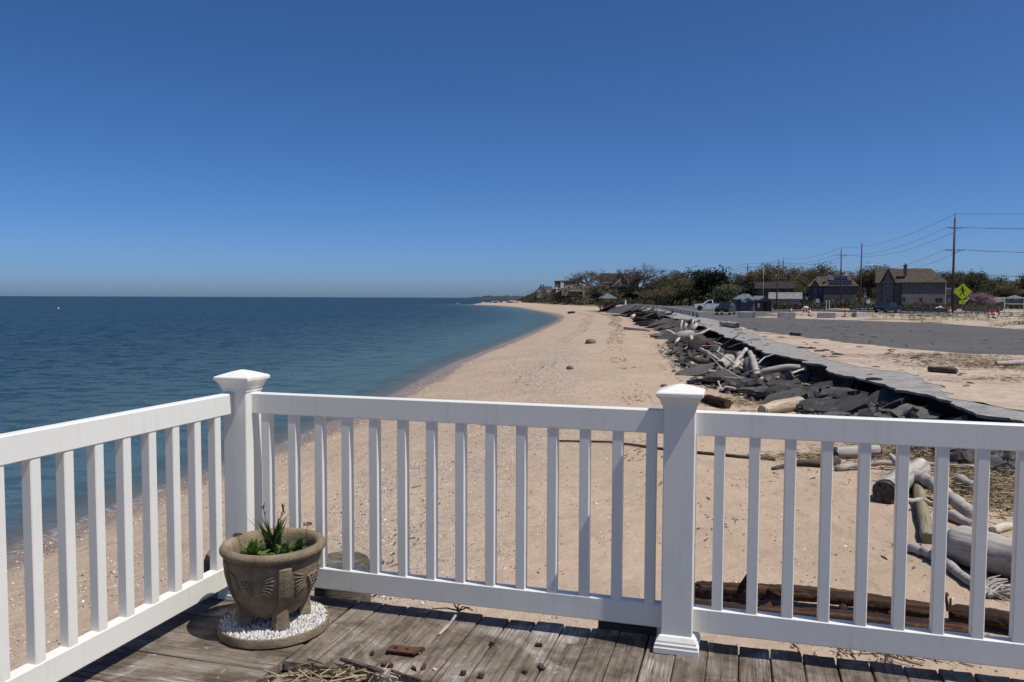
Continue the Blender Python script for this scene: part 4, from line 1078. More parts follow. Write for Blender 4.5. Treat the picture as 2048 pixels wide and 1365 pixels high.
for k in range(5200):
    yy = 6 + 190 * random.random() ** 1.8; s = shore(yy); W = lip(yy) - s
    line = random.choice((.36, .60, .60, .60, .75)); d = W * line + .5 * N3(yy * .09, line * 9) * 2 + R(-.35, .35) * (1 + .01 * yy)
    if fbm(yy * .35, line * 7) < -.02 and yy < 60: continue
    if yy < 28 and random.random() < .5: continue
    x = s + d; z = beach_z(x, yy) + .004; ln = R(.012, .05) * (1 + .035 * yy); a = R(-.9, .9) + 1.3; dd = Vector((math.cos(a), math.sin(a), 0)) * ln; sd = Vector((-dd.y, dd.x, 0)).normalized() * R(.002, .009) * (1 + .035 * yy)
    p = Vector((x, yy, z)); g = R(.5, 1.2)
    m.add([p - dd - sd, p - dd + sd, p + dd + sd * .6 + Vector((0, 0, R(.0, .03))), p + dd - sd * .6, p + Vector((0, 0, R(.004, .012)))], [(0, 1, 4), (1, 2, 4), (2, 3, 4), (3, 0, 4)], (.10 * g, .072 * g, .05 * g))
stuff(m.build("beach_wrack", M['reed']), "dark dry weed lying in lines along the sand", "seaweed")
m = MB()                                                    # reeds and straw round the driftwood and on the path
def reedbed(cx, cy, sx, sy, z, n, h, dark=.2, flat=False):
    for _ in range(n):
        x = random.gauss(cx, sx); yy = random.gauss(cy, sy); z0 = (beach_z(x, yy) if z is None else z) + R(0, h) * max(0, 1 - abs(x - cx) / (2 * sx))
        a = R(0, 6.3); ln = R(.06, .30); d = Vector((math.cos(a), math.sin(a), R(-.12, .2))) * ln; g = R(.4, 1.05); n0 = len(m.v)
        m.tube([Vector((x, yy, z0)) - d * .5, Vector((x, yy, z0)) + d * .5], R(.003, .008), 3)
        m.c += [((.40 * g, .31 * g, .18 * g) if random.random() > dark else (.09 * g, .065 * g, .045 * g))] * (len(m.v) - n0)
for (px, py, sx, sy, n, h) in ((1990, 985, .6, .8, 1700, .20), (1960, 930, .9, .7, 1300, .16), (1800, 905, .8, .6, 900, .14), (2030, 1120, .3, .4, 350, .06), (1480, 806, .7, .5, 500, .06), (1440, 830, .8, .3, 350, .04), (1700, 838, 1.3, .5, 900, .08), (1880, 848, 1.0, .5, 900, .10), (1600, 915, .5, .2, 220, .05), (1800, 1290, .25, .2, 160, .04)):
    p = gl(px, py); reedbed(p.x, p.y, sx, sy, None, n, h)
for (px, py, sx, sy, n) in ((1960, 725, 1.6, 1.2, 900), (2030, 735, 1.5, .8, 700), (1880, 712, 1.5, .7, 350), (2020, 760, 1.0, .5, 120), (1640, 674, 1.2, 1.5, 120)):
    p = at(px, py, LOT + .02); reedbed(p.x, p.y, sx, sy, LOT + .02, n, .08, .45)
stuff(m.build("dry_reeds", M['reed']), "dry broken reeds and straw round the driftwood", "reeds")
m = MB()
for k in range(260):                                        # crumbs and weed blown over path and lot
    yy = 14 + 60 * random.random(); x = lip(yy) + R(.3, 16); s = R(.03, .10) * (1 + .01 * yy); g = R(.04, .12)
    pebble(m, x, yy, LOT + .004, s * 2, s * .6, s * .5, R(0, 6.3), (g, g * .85, g * .7))
stuff(m.build("scattered_debris", M['pebble']), "small dark crumbs and weed scattered on the asphalt", "debris")
for k, (px, py) in enumerate(((1603, 695.5), (1621, 697), (1638, 702.5), (1651, 701), (1675, 709), (1748, 758.5), (1831, 716.5))):
    p = at(px, py, LOT + .03); m = MB(); m.tube([(-.2, 0, 0), (-.05, .02, .01), (.1, -.01, .0), (.22, .02, 0)], [.03, .045, .04, .02], 7, jit=.15)
    tag(m.build("bark_piece", M['darkwood'], loc=p, rot=(0, 0, R(-.4, .4))), "small dark piece of bark lying on the grey asphalt path", "bark", "bark pieces on the path")

# ------------------------------------------------------------------ far land: bluff, spit, headland
random.seed(81)
def bluff_h(x, y):
    d = x - lip(y)
    k = max(0, min(1, (y - 292) / 26)) if y < 420 else 1
    z = 6.4 * max(0, min(1, (d - 1) / 14)) ** .8
    if d > 40: z *= max(0.25, 1 - (d - 40) / 60)
    return 1.2 + k * z + .5 * k * fbm(x * .12, y * .12)
mb = MB(); ys = [285 + 6 * i for i in range(48)]; nC = 26
for yy in ys:
    for j in range(nC):
        x = lip(yy) - 1 + (j / (nC - 1)) ** 1.6 * 150; mb.v.append((x, yy, bluff_h(x, yy) - (.5 if j == 0 else 0)))
for i in range(len(ys) - 1):
    for j in range(nC - 1): a = i * nC + j; mb.f.append((a, a + 1, a + nC + 1, a + nC))
struct("bluff", mb, M['scrubground'], True)
mb = MB(); nx = 90                                          # wooded headland kilometres off
for i in range(nx):
    px = 926 + 260 * i / (nx - 1)
    for j in range(6):
        D = 2600 + 130 * j; base = atd(px, 597.0, D); hh = (8.5 + 5 * fbm(px * .05, 1) + 5 * N3(px * .35, 2, j)) * min(1, (px - 925) / 30) * (1.25 if px > 966 else .8)
        mb.v.append((base.x, base.y, (-.5 if j in (0, 5) else 2.0 + hh * (.75 + .25 * N3(px * .8, j)))))
for i in range(nx - 1):
    for j in range(5): a = i * 6 + j; mb.f.append((a, a + 6, a + 7, a + 1))
struct("headland", mb, M['headland'])
def boulder(px, py, D, r, k):
    p = atd(px, py, D); m = MB(); rings = []
    for i in range(1, 6):
        tt = math.pi * i / 6; rings.append([(r * 1.4 * math.sin(tt) * math.cos(w) * (1 + .4 * N3(math.cos(w), math.sin(w), i + px)), r * math.sin(tt) * math.sin(w), -r * .8 * math.cos(tt) * (1 + .3 * N3(w, i, px))) for w in [6.283 * q / 9 for q in range(9)]])
    m.loft(rings); tag(m.build("boulder", M['palerock'] if k % 3 else M['rock'], loc=(p.x, p.y, max(p.z, 0.2))), "boulder in the rocky spit at the far point of the bay", "boulder", "boulders of the far spit")
for k in range(34):
    px = 962 + 76 * random.random() ** .8; boulder(px, 607 + R(-3, 2.0), 465 + R(-20, 40), R(.5, 1.5), k)
boulder(914.5, 609.5, 480, .9, 0)

# ------------------------------------------------------------------ trees
random.seed(91)
def tree_meshes(seed, h, kind):
    "trunk-and-limbs mesh and crown mesh of one tree, base at the origin"
    random.seed(seed); tr = MB(); cr = MB(); tips = []
    maxl, ratio, nch, spread = dict(bare=(5, 0.66, 3, .62), spring=(4, 0.66, 4, .7), full=(4, 0.62, 4, .75), dark=(3, .62, 5, .8), shrub=(3, .6, 5, 1.0))[kind]
    def grow(p, d, ln, r, lv):
        n = 3; pts = [p]; q = p.copy(); dd = d.copy()
        for i in range(n):
            dd = (dd + Vector((R(-.2, .2), R(-.2, .2), R(-.08, .16)))).normalized(); q = q + dd * ln / n; pts.append(q.copy())
        tr.tube(pts, [r, r * .85, r * .7, r * .55], 6 if lv < 2 else 3, cap=False)
        if lv >= maxl: tips.append(q); return
        if lv >= 2: tips.append(pts[2].copy())
        m = nch if lv else nch + 2
        for k in range(m):
            t = R(.3, 1.0) if lv else R(.45, 1.0); i = min(n - 1, int(t * n)); b = pts[i] + (pts[i + 1] - pts[i]) * (t * n - i)
            az = 6.283 * (k + R(-.35, .35)) / m; side = Vector((math.cos(az), math.sin(az), R(-.25, .3)))
            nd = (side * R(.6, 1.3) * spread + dd * R(.6, 1.0)).normalized()
            grow(b, nd, ln * ratio * R(.7, 1.2), max(.018, r * .55), lv + 1)
    grow(Vector((0, 0, -.3)), Vector((R(-.08, .08), R(-.08, .08), 1)), h * (.34 if kind in ('bare', 'spring', 'full') else .25), h * .022, 0)
    zmax = max(t.z for t in tips); sc = h / zmax
    tr.v = [(x * sc, y * sc, z * sc) for x, y, z in tr.v]; tips = [t * sc for t in tips]
    cols = dict(bare=[(.11, .08, .06), (.09, .07, .055), (.15, .095, .06)], spring=[(.115, .10, .042), (.08, .08, .034), (.14, .10, .05), (.16, .15, .065), (.09, .062, .038)],
                full=[(.058, .068, .026), (.044, .055, .02), (.082, .088, .034), (.07, .055, .03)], dark=[(.012, .020, .012), (.02, .028, .015), (.008, .012, .009)], shrub=[(.10, .12, .06), (.17, .17, .10), (.07, .085, .04)])[kind]
    per = dict(bare=2, spring=7, full=12, dark=22, shrub=18)[kind]; ls = dict(bare=.10, spring=.17, full=.22, dark=.30, shrub=.2)[kind] * h / 12 * 1.15; sp = dict(bare=.02, spring=.032, full=.06, dark=.08, shrub=.09)[kind] * h
    for t in tips:
        if kind in ('spring', 'full') and random.random() < .12: continue
        base = random.choice(cols); g0 = R(.75, 1.25)
        for _ in range(per):
            c = t + Vector((random.gauss(0, sp), random.gauss(0, sp), random.gauss(0, sp * .8)))
            a = Vector((R(-1, 1), R(-1, 1), R(-1, 1))).normalized(); b = a.orthogonal().normalized(); c2 = a.cross(b); s = ls * R(.6, 1.4); g = g0 * R(.7, 1.3)
            cr.add([c - b * s, c + c2 * s * .55, c + b * s, c - c2 * s * .55], [(0, 1, 2, 3)], (base[0] * g, base[1] * g, base[2] * g))
    tm = tr.mesh("trunk", True); cm = cr.mesh("crown")
    tm.materials.append(M['bark'] if kind in ('bare', 'spring') else M['darkbark']); cm.materials.append(M['leaf'])
    return tm, cm
LIB = {}
for kind, n in (("bare", 3), ("spring", 4), ("full", 3), ("dark", 2), ("shrub", 2)):
    LIB[kind] = [tree_meshes(200 + 17 * i + len(kind), 12.0, kind) for i in range(n)]
random.seed(92)
def ground_at(x, y):
    return bluff_h(x, y) if y > 290 and x < lip(y) + 120 else (inland_h(x, y) if y < 280 else 1.6)
def tree(px, ytop, D, kind, label, group=None, wide=1.0, name=None):
    top = atd(px, ytop, D); g = ground_at(top.x, top.y); h = top.z - g
    t = thing(name or {"bare": "bare_tree", "spring": "budding_tree", "full": "leafy_tree", "dark": "evergreen_tree", "shrub": "flowering_shrub"}[kind], label, "tree" if kind != "shrub" else "shrub", (top.x, top.y, g), R(0, 6.28), group)
    tm, cm = random.choice(LIB[kind]); s = h / 12.0
    for nm, me in (("trunk", tm), ("crown", cm)):
        o = obj(nm, me, None, t); o.scale = (s * wide, s * wide, s)
    return t
tree(1168, 538, 318, "bare", "wide bare grey tree behind the sloping house roof", wide=1.7)
tree(1188, 537, 322, "bare", "bare grey tree leaning left beside the brown gabled house", wide=1.6)
tree(1250, 527, 300, "bare", "tall bare tree in front of the brown gabled house", wide=1.5)
tree(1284, 528, 300, "bare", "tall bare rounded tree right of the brown gabled house", wide=1.5)
tree(1205, 541, 312, "bare", "bare tree directly left of the brown gabled house", wide=1.6)
tree(1268, 545, 330, "bare", "lower bare tree between the two tall bare trees", wide=1.7)
tree(1222, 556, 300, "bare", "short bare tree directly above the gazebo roof", wide=2.0)
for px, yt, D, kd in ((1308, 556, 300, "spring"), (1325, 549, 310, "spring"), (1345, 545, 300, "spring"), (1362, 541, 305, "spring"), (1380, 549, 290, "spring"), (1335, 560, 280, "full"), (1360, 562, 270, "full"), (1308, 568, 280, "full")):
    tree(px, yt, D, kd, "olive budding tree in the thicket between the gazebo and white truck", "trees of the thicket behind the path", 1.25)
tree(1437, 541, 235, "dark", "broad dark evergreen tree left of the grey sheds", wide=1.15)
tree(1418, 549, 240, "dark", "smaller dark evergreen at the left of the broad one", wide=1.0)
tree(1460, 569, 205, "shrub", "pale blossoming shrub in front of the dark evergreen", wide=1.7)
tree(1400, 562, 320, "bare", "thin bare tree between the thicket and the evergreen", wide=1.0)
for i, (px, yt, D, kd, wd) in enumerate(((1484, 548, 290, "spring", 1.1), (1500, 545, 285, "spring", 1.1), (1520, 527, 275, "spring", 1.05), (1542, 525, 280, "spring", 1.0), (1562, 530, 290, "spring", 1.1), (1583, 536, 280, "spring", 1.1), (1604, 534, 290, "spring", 1.1), (1625, 530, 285, "spring", 1.1), (1645, 526, 280, "spring", 1.0), (1664, 530, 290, "spring", 1.1), (1686, 536, 285, "spring", 1.0), (1703, 534, 290, "bare", 1.1), (1722, 540, 300, "bare", 1.2), (1738, 529, 260, "spring", 1.1), (1752, 531, 255, "spring", 1.1), (1880, 545, 260, "full", 1.2), (1900, 544, 270, "spring", 1.2), (1922, 549, 250, "full", 1.2), (1945, 547, 255, "full", 1.2), (1968, 546, 250, "full", 1.3), (1990, 552, 255, "spring", 1.3), (2014, 556, 250, "full", 1.2), (2034, 550, 245, "full", 1.2), (2060, 556, 250, "full", 1.3), (1822, 541, 260, "spring", 1.2), (1780, 545, 270, "full", 1.2), (1850, 548, 265, "full", 1.2))):
    pl = "the sheds and pale cottage" if px < 1610 else ("the house with solar panels" if px < 1730 else ("the large brown-roofed house" if px < 1890 else "the crossing sign and tall utility pole"))
    tree(px, yt, D, kd, "tall budding olive-brown tree rising behind " + pl, "tall trees behind " + pl, wd)
for i in range(42):                                          # second, lower row that closes the wood
    px = 1290 + 770 * i / 41 + R(-6, 6); tree(px, 571 + R(-8, 8), 245 + R(-20, 30), random.choice(("full", "spring", "full", "dark")), "low bushy tree of the wood's edge " + ("behind the white truck" if px < 1460 else "behind the sheds and cottage" if px < 1610 else "beside the house with solar panels" if px < 1730 else "beside the large brown-roofed house" if px < 1890 else "right of the tall utility pole"), "low trees, " + ("truck" if px < 1460 else "sheds" if px < 1610 else "solar house" if px < 1730 else "large house" if px < 1890 else "right edge"), 1.7)
for i in range(14):
    px = 1196 + 100 * i / 13 + R(-4, 4); tree(px, 580 + R(-6, 5), 285 + R(-12, 20), random.choice(("dark", "spring", "dark")), "dark low tree in the brush behind the gazebo", "brush trees behind the gazebo", 1.9)
for px, wd in ((1957, 1.9), (1974, 1.7)):
    t = tree(px, 587 + (px - 1957) * .2, 190, "shrub", "pink blossoming tree above the low house at right, " + ("left half" if px < 1960 else "right half"), wide=wd, name="blossom_tree")
    for o in t.children:
        if o.name.startswith("crown"):
            me = o.data.copy(); me.name = "pink_crown"; ca = me.color_attributes["tint"]; arr = np.zeros(len(ca.data) * 4, dtype=np.float32); ca.data.foreach_get("color", arr); arr = arr.reshape(-1, 4); lum = arr[:, 1:2] / .12
            arr[:, :3] = lum * np.array([[.25, .15, .19]]); ca.data.foreach_set("color", arr.ravel()); o.data = me
# scrub that covers the face of the bluff and the ground under the wood
def scrub(n, place, size, cols, name, label):
    m = MB()
    for _ in range(n):
        c0 = place(); base = random.choice(cols); g0 = R(.6, 1.25); s0 = size * R(.6, 1.6)
        for _k in range(16):
            c = c0 + Vector((random.gauss(0, s0), random.gauss(0, s0), abs(random.gauss(0, s0 * .8)))); a = Vector((R(-1, 1), R(-1, 1), R(-1, 1))).normalized(); b = a.orthogonal().normalized(); c2 = a.cross(b); s = size * R(.22, .5); g = g0 * R(.7, 1.3)
            m.add([c - b * s, c + c2 * s * .6, c + b * s, c - c2 * s * .6], [(0, 1, 2, 3)], (base[0] * g, base[1] * g, base[2] * g))
    return stuff(m.build(name, M['leaf']), label, "scrub")
def pl_bluff():
    while True:
        yy = R(295, 520); x = lip(yy) + 1 + 22 * random.random() ** 1.3
        return Vector((x, yy, bluff_h(x, yy)))
scrub(1500, pl_bluff, .75, [(.045, .052, .02), (.06, .05, .028), (.075, .07, .03), (.025, .026, .015), (.10, .085, .055)], "bluff_scrub", "low scrub and brush covering the face of the bluff")
def pl_wood():
    px = R(1200, 2070); D = R(200, 265) if px > 1420 else R(255, 300); p = atd(px, 600, D); return Vector((p.x, p.y, 1.6))
scrub(1700, pl_wood, 1.1, [(.05, .062, .022), (.075, .07, .03), (.03, .032, .018), (.10, .085, .045)], "undergrowth", "dark undergrowth below the wood")
def pl_verge():
    while True:
        px = R(1600, 2060); py = R(619, 652); p = at(px, py, LOT + .1); d = verge_d(p.x, p.y)
        if d > .4 and fbm(p.x * .15, p.y * .15) + d * .04 > .22: return Vector((p.x, p.y, inland_h(p.x, p.y)))
scrub(300, pl_verge, .15, [(.10, .105, .04), (.16, .14, .07), (.08, .08, .035), (.20, .165, .10)], "verge_grass", "rough grass tufts on the sandy verge")

# ------------------------------------------------------------------ houses
random.seed(101)
class House:
    "a house facing the viewer; x and z are read off the photograph at its own distance"
    def __init__(s, label, px, D, cat="house", name="house", zg=None, turn=0.0, py0=None):
        p = atd(px, 600, D); s.k = D / F; s.px = px; s.D = D
        s.zg = zg if zg is not None else ground_at(p.x, p.y) - .05
        hy = CY - F * math.tan(PITCH) + (px - CX) * math.tan(ROLL); s.hy = hy
        s.t = thing(name, label, cat, (p.x, p.y, s.zg), -math.atan2(p.x, p.y) + turn)
        s.k = math.hypot(p.x, p.y) / math.hypot(F, px - CX)
    def X(s, px): return (px - s.px) * s.k * F / math.hypot(F, s.px - CX)
    def Z(s, py): return CAMZ - (py - s.hy) * s.k - s.zg
    def part(s, name, mb, mat, parent=None): return mb.build(name, mat, parent or s.t)
    def wall(s, p0, p1, py0, py1, y0, y1, mat, name="wall"):
        return s.part(name, MB().box(s.X(p0), s.X(p1), y0, y1, max(0, s.Z(py1)) if py1 < 900 else -0.3, s.Z(py0)), mat)
    def gable_x(s, p0, p1, yr, ye, y0, y1, mat, over=.35, name="roof", gmat=None):
        "ridge along x"
        x0, x1 = s.X(p0), s.X(p1); zr, ze = s.Z(yr), s.Z(ye); ym = (y0 + y1) / 2; m = MB(); T = .16
        yo0, yo1 = y0 - over, y1 + over
        m.extrude_y([], 0, 0) if False else None
        prof = [(yo0, ze), (ym, zr), (yo1, ze), (yo1, ze - T), (ym, zr - T * 1.2), (yo0, ze - T)]
        n = 6; vs = [(x0, y, z) for y, z in prof] + [(x1, y, z) for y, z in prof]
        m.add(vs, [(0, 5, 4, 1), (1, 4, 3, 2), (6, 7, 10, 11), (7, 8, 9, 10)] + [(i, (i + 1) % n, n + (i + 1) % n, n + i) for i in range(n)])
        o = s.part(name, m, mat)
        if gmat:
            g = MB(); i_ = .3
            for xx in (x0 + i_, x1 - i_): g.add([(xx, y0, ze - T), (xx, y1, ze - T), (xx, ym, zr - T * 1.5)], [(0, 1, 2), (2, 1, 0)])
            s.part("gable", g, gmat) if False else None
            s.part("gable", MB().add([(x0 + i_, y0, ze - T), (x0 + i_, y1, ze - T), (x0 + i_, ym, zr - T * 1.5), (x0 + i_ + .1, y0, ze - T), (x0 + i_ + .1, y1, ze - T), (x0 + i_ + .1, ym, zr - T * 1.5)], [(0, 2, 1), (3, 4, 5), (0, 1, 4, 3), (1, 2, 5, 4), (2, 0, 3, 5)]), gmat)
            s.part("gable", MB().add([(x1 - i_, y0, ze - T), (x1 - i_, y1, ze - T), (x1 - i_, ym, zr - T * 1.5), (x1 - i_ - .1, y0, ze - T), (x1 - i_ - .1, y1, ze - T), (x1 - i_ - .1, ym, zr - T * 1.5)], [(0, 1, 2), (3, 5, 4), (0, 3, 4, 1), (1, 4, 5, 2), (2, 5, 3, 0)]), gmat)
        return o
    def gable_y(s, p0, p1, yr, ye, y0, y1, mat, gmat, over=.3, trim=None):
        "ridge towards the viewer, a gable face in front"
        x0, x1 = s.X(p0), s.X(p1); zr, ze = s.Z(yr), s.Z(ye); xm = (x0 + x1) / 2; T = .18
        prof = [(x0 - over, ze - .15), (xm, zr), (x1 + over, ze - .15), (x1 + over, ze - .15 - T), (xm, zr - T * 1.5), (x0 - over, ze - .15 - T)]; n = 6
        m = MB(); m.add([(x, y0 - over, z) for x, z in prof] + [(x, y1, z) for x, z in prof], [(0, 1, 4, 5), (1, 2, 3, 4), (6, 11, 10, 7), (7, 10, 9, 8)] + [(i, n + i, n + (i + 1) % n, (i + 1) % n) for i in range(n)])
        o = s.part("roof", m, mat)
        s.part("gable", MB().add([(x0, y0, ze - .3), (x1, y0, ze - .3), (xm, y0, zr - T * 1.8), (x0, y0 + .12, ze - .3), (x1, y0 + .12, ze - .3), (xm, y0 + .12, zr - T * 1.8)], [(0, 1, 2), (3, 5, 4), (0, 3, 4, 1), (1, 4, 5, 2), (2, 5, 3, 0)]), gmat)
        if trim:
            m = MB(); w = .16; m.box(x0, x1, y0 - .08, y0 - .003, ze - .15, ze + .05); m.box(xm - .07, xm + .07, y0 - .09, y0 - .004, ze + .05, zr - T * 3); s.part("gable_trim", m, trim)
        return o
    def hip(s, p0, p1, r0, r1, yr, ye, y0, y1, mat, over=.45):
        x0, x1, a, b = s.X(p0) - over, s.X(p1) + over, s.X(r0), s.X(r1); zr, ze = s.Z(yr), s.Z(ye); ym = (y0 + y1) / 2; y0 -= over; y1 += over; T = .2
        vs = [(x0, y0, ze), (x1, y0, ze), (x1, y1, ze), (x0, y1, ze), (a, ym, zr), (b, ym, zr)] + [(x0, y0, ze - T), (x1, y0, ze - T), (x1, y1, ze - T), (x0, y1, ze - T)]
        return s.part("roof", MB().add(vs, [(0, 1, 5, 4), (1, 2, 5), (2, 3, 4, 5), (3, 0, 4), (0, 6, 7, 1), (1, 7, 8, 2), (2, 8, 9, 3), (3, 9, 6, 0), (6, 9, 8, 7)]), mat)
    def window(s, p0, p1, q0, q1, y, frame='trim_d', panes=2):
        x0, x1, z0, z1 = s.X(p0), s.X(p1), s.Z(q1), s.Z(q0); w = .07; m = MB()
        m.box(x0 - w, x1 + w, y - .06, y + .02, z0 - w, z0); m.box(x0 - w, x1 + w, y - .06, y + .02, z1, z1 + w); m.box(x0 - w, x0, y - .06, y + .02, z0, z1); m.box(x1, x1 + w, y - .06, y + .02, z0, z1)
        for k in range(1, panes): xx = x0 + (x1 - x0) * k / panes; m.box(xx - .025, xx + .025, y - .05, y + .0, z0, z1)
        f = s.part("window", m, M[frame]); MB().box(x0, x1, y - .03, y + .01, z0, z1).build("pane", M['glass'], f)
    def chimney(s, px, w, q0, q1, y, mat, cap='iron'):
        x = s.X(px); z0, z1 = s.Z(q1), s.Z(q0); r = w * s.k / 2
        c = s.part("chimney", MB().box(x - r, x + r, y - r, y + r, z0, z1), mat); m = MB(); m.box(x - r * 1.35, x + r * 1.35, y - r * 1.35, y + r * 1.35, z1, z1 + .18); m.box(x - r * .4, x + r * .4, y - r * .4, y + r * .4, z1 + .18, z1 + .6); m.build("chimney_cap", M[cap], c)

h = House("large two-storey house with brown hip roof and stone ground floor", 1822, 177)
h.wall(1750, 1804, 566, 999, 1.5, 9, M['shingle_grey'])
h.wall(1803, 1889, 566, 588.5, 0, 9.5, M['shingle_grey'], "upper_wall")
h.wall(1803.2, 1888.8, 588.5, 999, -.03, 9.4, M['stone_wall'], "lower_wall")
h.gable_x(1747, 1856, 536, 565.5, 1.0, 10.0, M['roof_brown'], gmat=M['shingle_grey'])
h.hip(1803, 1889, 1828, 1861, 536.8, 565.5, 0, 9.5, M['roof_brown'])
h.gable_y(1761, 1787, 536.5, 564, .7, 6, M['roof_dark'], M['shingle_grey'], trim=M['trim_d'])
h.wall(1764, 1785, 564, 999, .8, 2, M['shingle_grey'], "bay_wall")
h.chimney(1808.5, 6.5, 532, 551, 2.4, M['brick'])
for a, b, c, d, yy in ((1767, 1773, 571, 582, .8), (1776, 1782, 571, 582, .8), (1793, 1797, 571, 582, 1.5), (1752, 1755, 571, 582, 1.5), (1806, 1811, 569.5, 582, 0), (1841, 1846.5, 569.5, 583, 0), (1871, 1884, 569.5, 579, 0), (1805, 1810.5, 596, 604, -.03), (1839, 1844.5, 597, 605, -.03), (1870.5, 1884, 597, 605, -.03), (1771, 1781, 596, 608, .8), (1754, 1758, 597, 606, 1.5), (1790, 1795, 597, 606, 1.5)):
    h.window(a, b, c, d, yy)
h.part("corner_board", MB().box(h.X(1888.9), h.X(1890.4), -.12, .05, 0, h.Z(567)), M['trim'])
h.part("door_lamp", MB().box(h.X(1849), h.X(1850.2), -.25, -.05, h.Z(594.5), h.Z(592.5)), M['lamp'])
h = House("two-storey house with solar panels on its brown roof", 1667, 212)
h.wall(1616, 1648, 573, 999, 1.5, 10, M['shingle_grey'])
h.wall(1647, 1713, 573, 590, 0, 10, M['shingle_grey'], "upper_wall")
h.wall(1647.2, 1712.8, 590, 999, -.03, 9.9, M['stone_wall'], "lower_wall")
h.hip(1616, 1648, 1632, 1655, 552, 573, 1.4, 10, M['roof_brown'])
h.hip(1647, 1713, 1664, 1696, 551, 572.5, 0, 10, M['roof_brown'])
h.gable_y(1623, 1635, 560, 571, .9, 6, M['roof_dark'], M['shingle_grey'], trim=M['trim_d'])
h.wall(1624, 1634.5, 571, 999, 1.0, 2, M['shingle_grey'], "bay_wall")
h.chimney(1658.5, 6, 549, 560, 2.5, M['trim'])
slope = lambda x0, x1, q0, q1: [(h.X(x0), -.45 + (h.Z(q1) - h.Z(572.5)) / (h.Z(551) - h.Z(572.5)) * 5.45 - .10, h.Z(q1) + .06), (h.X(x1), -.45 + (h.Z(q1) - h.Z(572.5)) / (h.Z(551) - h.Z(572.5)) * 5.45 - .10, h.Z(q1) + .06), (h.X(x1), -.45 + (h.Z(q0) - h.Z(572.5)) / (h.Z(551) - h.Z(572.5)) * 5.45 - .10, h.Z(q0) + .06), (h.X(x0), -.45 + (h.Z(q0) - h.Z(572.5)) / (h.Z(551) - h.Z(572.5)) * 5.45 - .10, h.Z(q0) + .06)]
for x0, x1, q0, q1 in ((1657, 1664, 561, 570), (1665, 1672, 561, 570), (1673, 1680, 561, 570), (1681, 1688, 561, 570), (1689, 1696, 561, 570), (1697, 1703, 561, 570), (1668, 1674, 553, 559.5), (1675, 1681, 553, 559.5), (1682, 1688, 553, 559.5), (1689, 1694, 553, 559.5)):
    P = slope(x0, x1, q0, q1); h.part("solar_panel", MB().add(P + [(a, b - .02, c + .07) for a, b, c in P], [(4, 5, 6, 7), (0, 1, 5, 4), (1, 2, 6, 5), (2, 3, 7, 6), (3, 0, 4, 7), (3, 2, 1, 0)]), M['solar'])
for a, b, c, d, yy in ((1649.5, 1654, 576.5, 586, 0), (1678, 1681, 576.5, 586, 0), (1700, 1711, 576.5, 583, 0), (1649, 1653.5, 597, 604, -.03), (1676, 1682, 596.5, 599, -.03), (1627, 1632, 577, 588, 1.0), (1639, 1643, 577, 588, 1.5), (1626, 1633, 597, 606, 1.0)): h.window(a, b, c, d, yy)
h = House("low cottage with pale grey roof behind the sheds", 1570, 188)
h.wall(1541, 1601, 598, 999, .2, 7, M['tan_wall']); h.gable_x(1536, 1605, 585, 598, .2, 7, M['roof_pale'], gmat=M['tan_wall'])
for a in (1550, 1566, 1583, 1593): h.window(a, a + 5, 601, 606, .2, 'trim')
h = House("dark-roofed house in the shade behind the pale cottage", 1548, 225)
h.wall(1513, 1585, 577, 999, .2, 8, M['shingle_brown']); h.gable_x(1508, 1590, 564, 577.5, .2, 8, M['roof_dark'], gmat=M['shingle_brown'])
for a in (1518, 1534, 1556, 1572): h.window(a, a + 5, 580, 587, .2)
h = House("low grey house with tan roof behind the crossing sign", 1966, 205)
h.wall(1932, 2000, 604, 999, 1.0, 8, M['shingle_grey']); h.gable_x(1926, 2008, 595, 604.5, 1.0, 8, M['roof_pale'], gmat=M['tan_wall'])
h.gable_y(1931, 1952, 596.5, 606, -.5, 4, M['roof_grey'], M['shingle_grey'], trim=M['trim_d']); h.wall(1932, 1951, 605, 999, -.4, 2, M['shingle_grey'], "wing_wall")
h.gable_y(1970, 1990, 599, 606, -.3, 4, M['roof_dark'], M['shingle_grey']); h.window(1938, 1945, 607, 612, -.4, 'trim'); h.window(1975, 1983, 608, 612, 1.0, 'trim')
h = House("blue-grey house with white trim behind the tall utility pole", 1903, 192)
h.wall(1890, 1916, 578, 999, .2, 7, M['shed_grey']); h.gable_y(1889, 1917, 562, 577, .2, 7, M['roof_dark'], M['shed_grey'], trim=M['trim']); h.window(1894, 1900, 580, 588, .2, 'trim'); h.window(1906, 1911, 580, 588, .2, 'trim'); h.window(1896, 1900, 598, 604, .2, 'trim')
# left, on and behind the bluff
h = House("cream cottage with pyramid roof at the end of the bluff", 1087, 430)
h.wall(1074, 1100, 581, 999, .2, 9, M['cream_wall']); h.gable_y(1072, 1092, 571.5, 583, 0, 9, M['roof_brown'], M['cream_wall'], over=.4); h.gable_x(1088, 1104, 573, 584, 2, 9, M['roof_brown'], gmat=M['cream_wall'])
h.chimney(1082, 2.6, 570.5, 575, 3, M['brick']); h.chimney(1087, 2.6, 571, 576, 5, M['brick'])
for a in (1077, 1084, 1094): h.window(a, a + 3.5, 584, 588, 0.0, 'trim')
h = House("brown shingled house with a white chimney on the bluff", 1130, 352)
h.wall(1109, 1150, 563.5, 999, .2, 9, M['shingle_brown']); h.part("roof", MB().box(h.X(1108.5), h.X(1151), -.1, 9.4, h.Z(563.5), h.Z(562.3)), M['roof_brown'])
h.chimney(1124, 6, 561, 577, -.2, M['trim'], 'trim')
for a in (1110.5, 1115, 1127, 1136): h.window(a, a + 3.6, 570, 576, .2, 'trim')
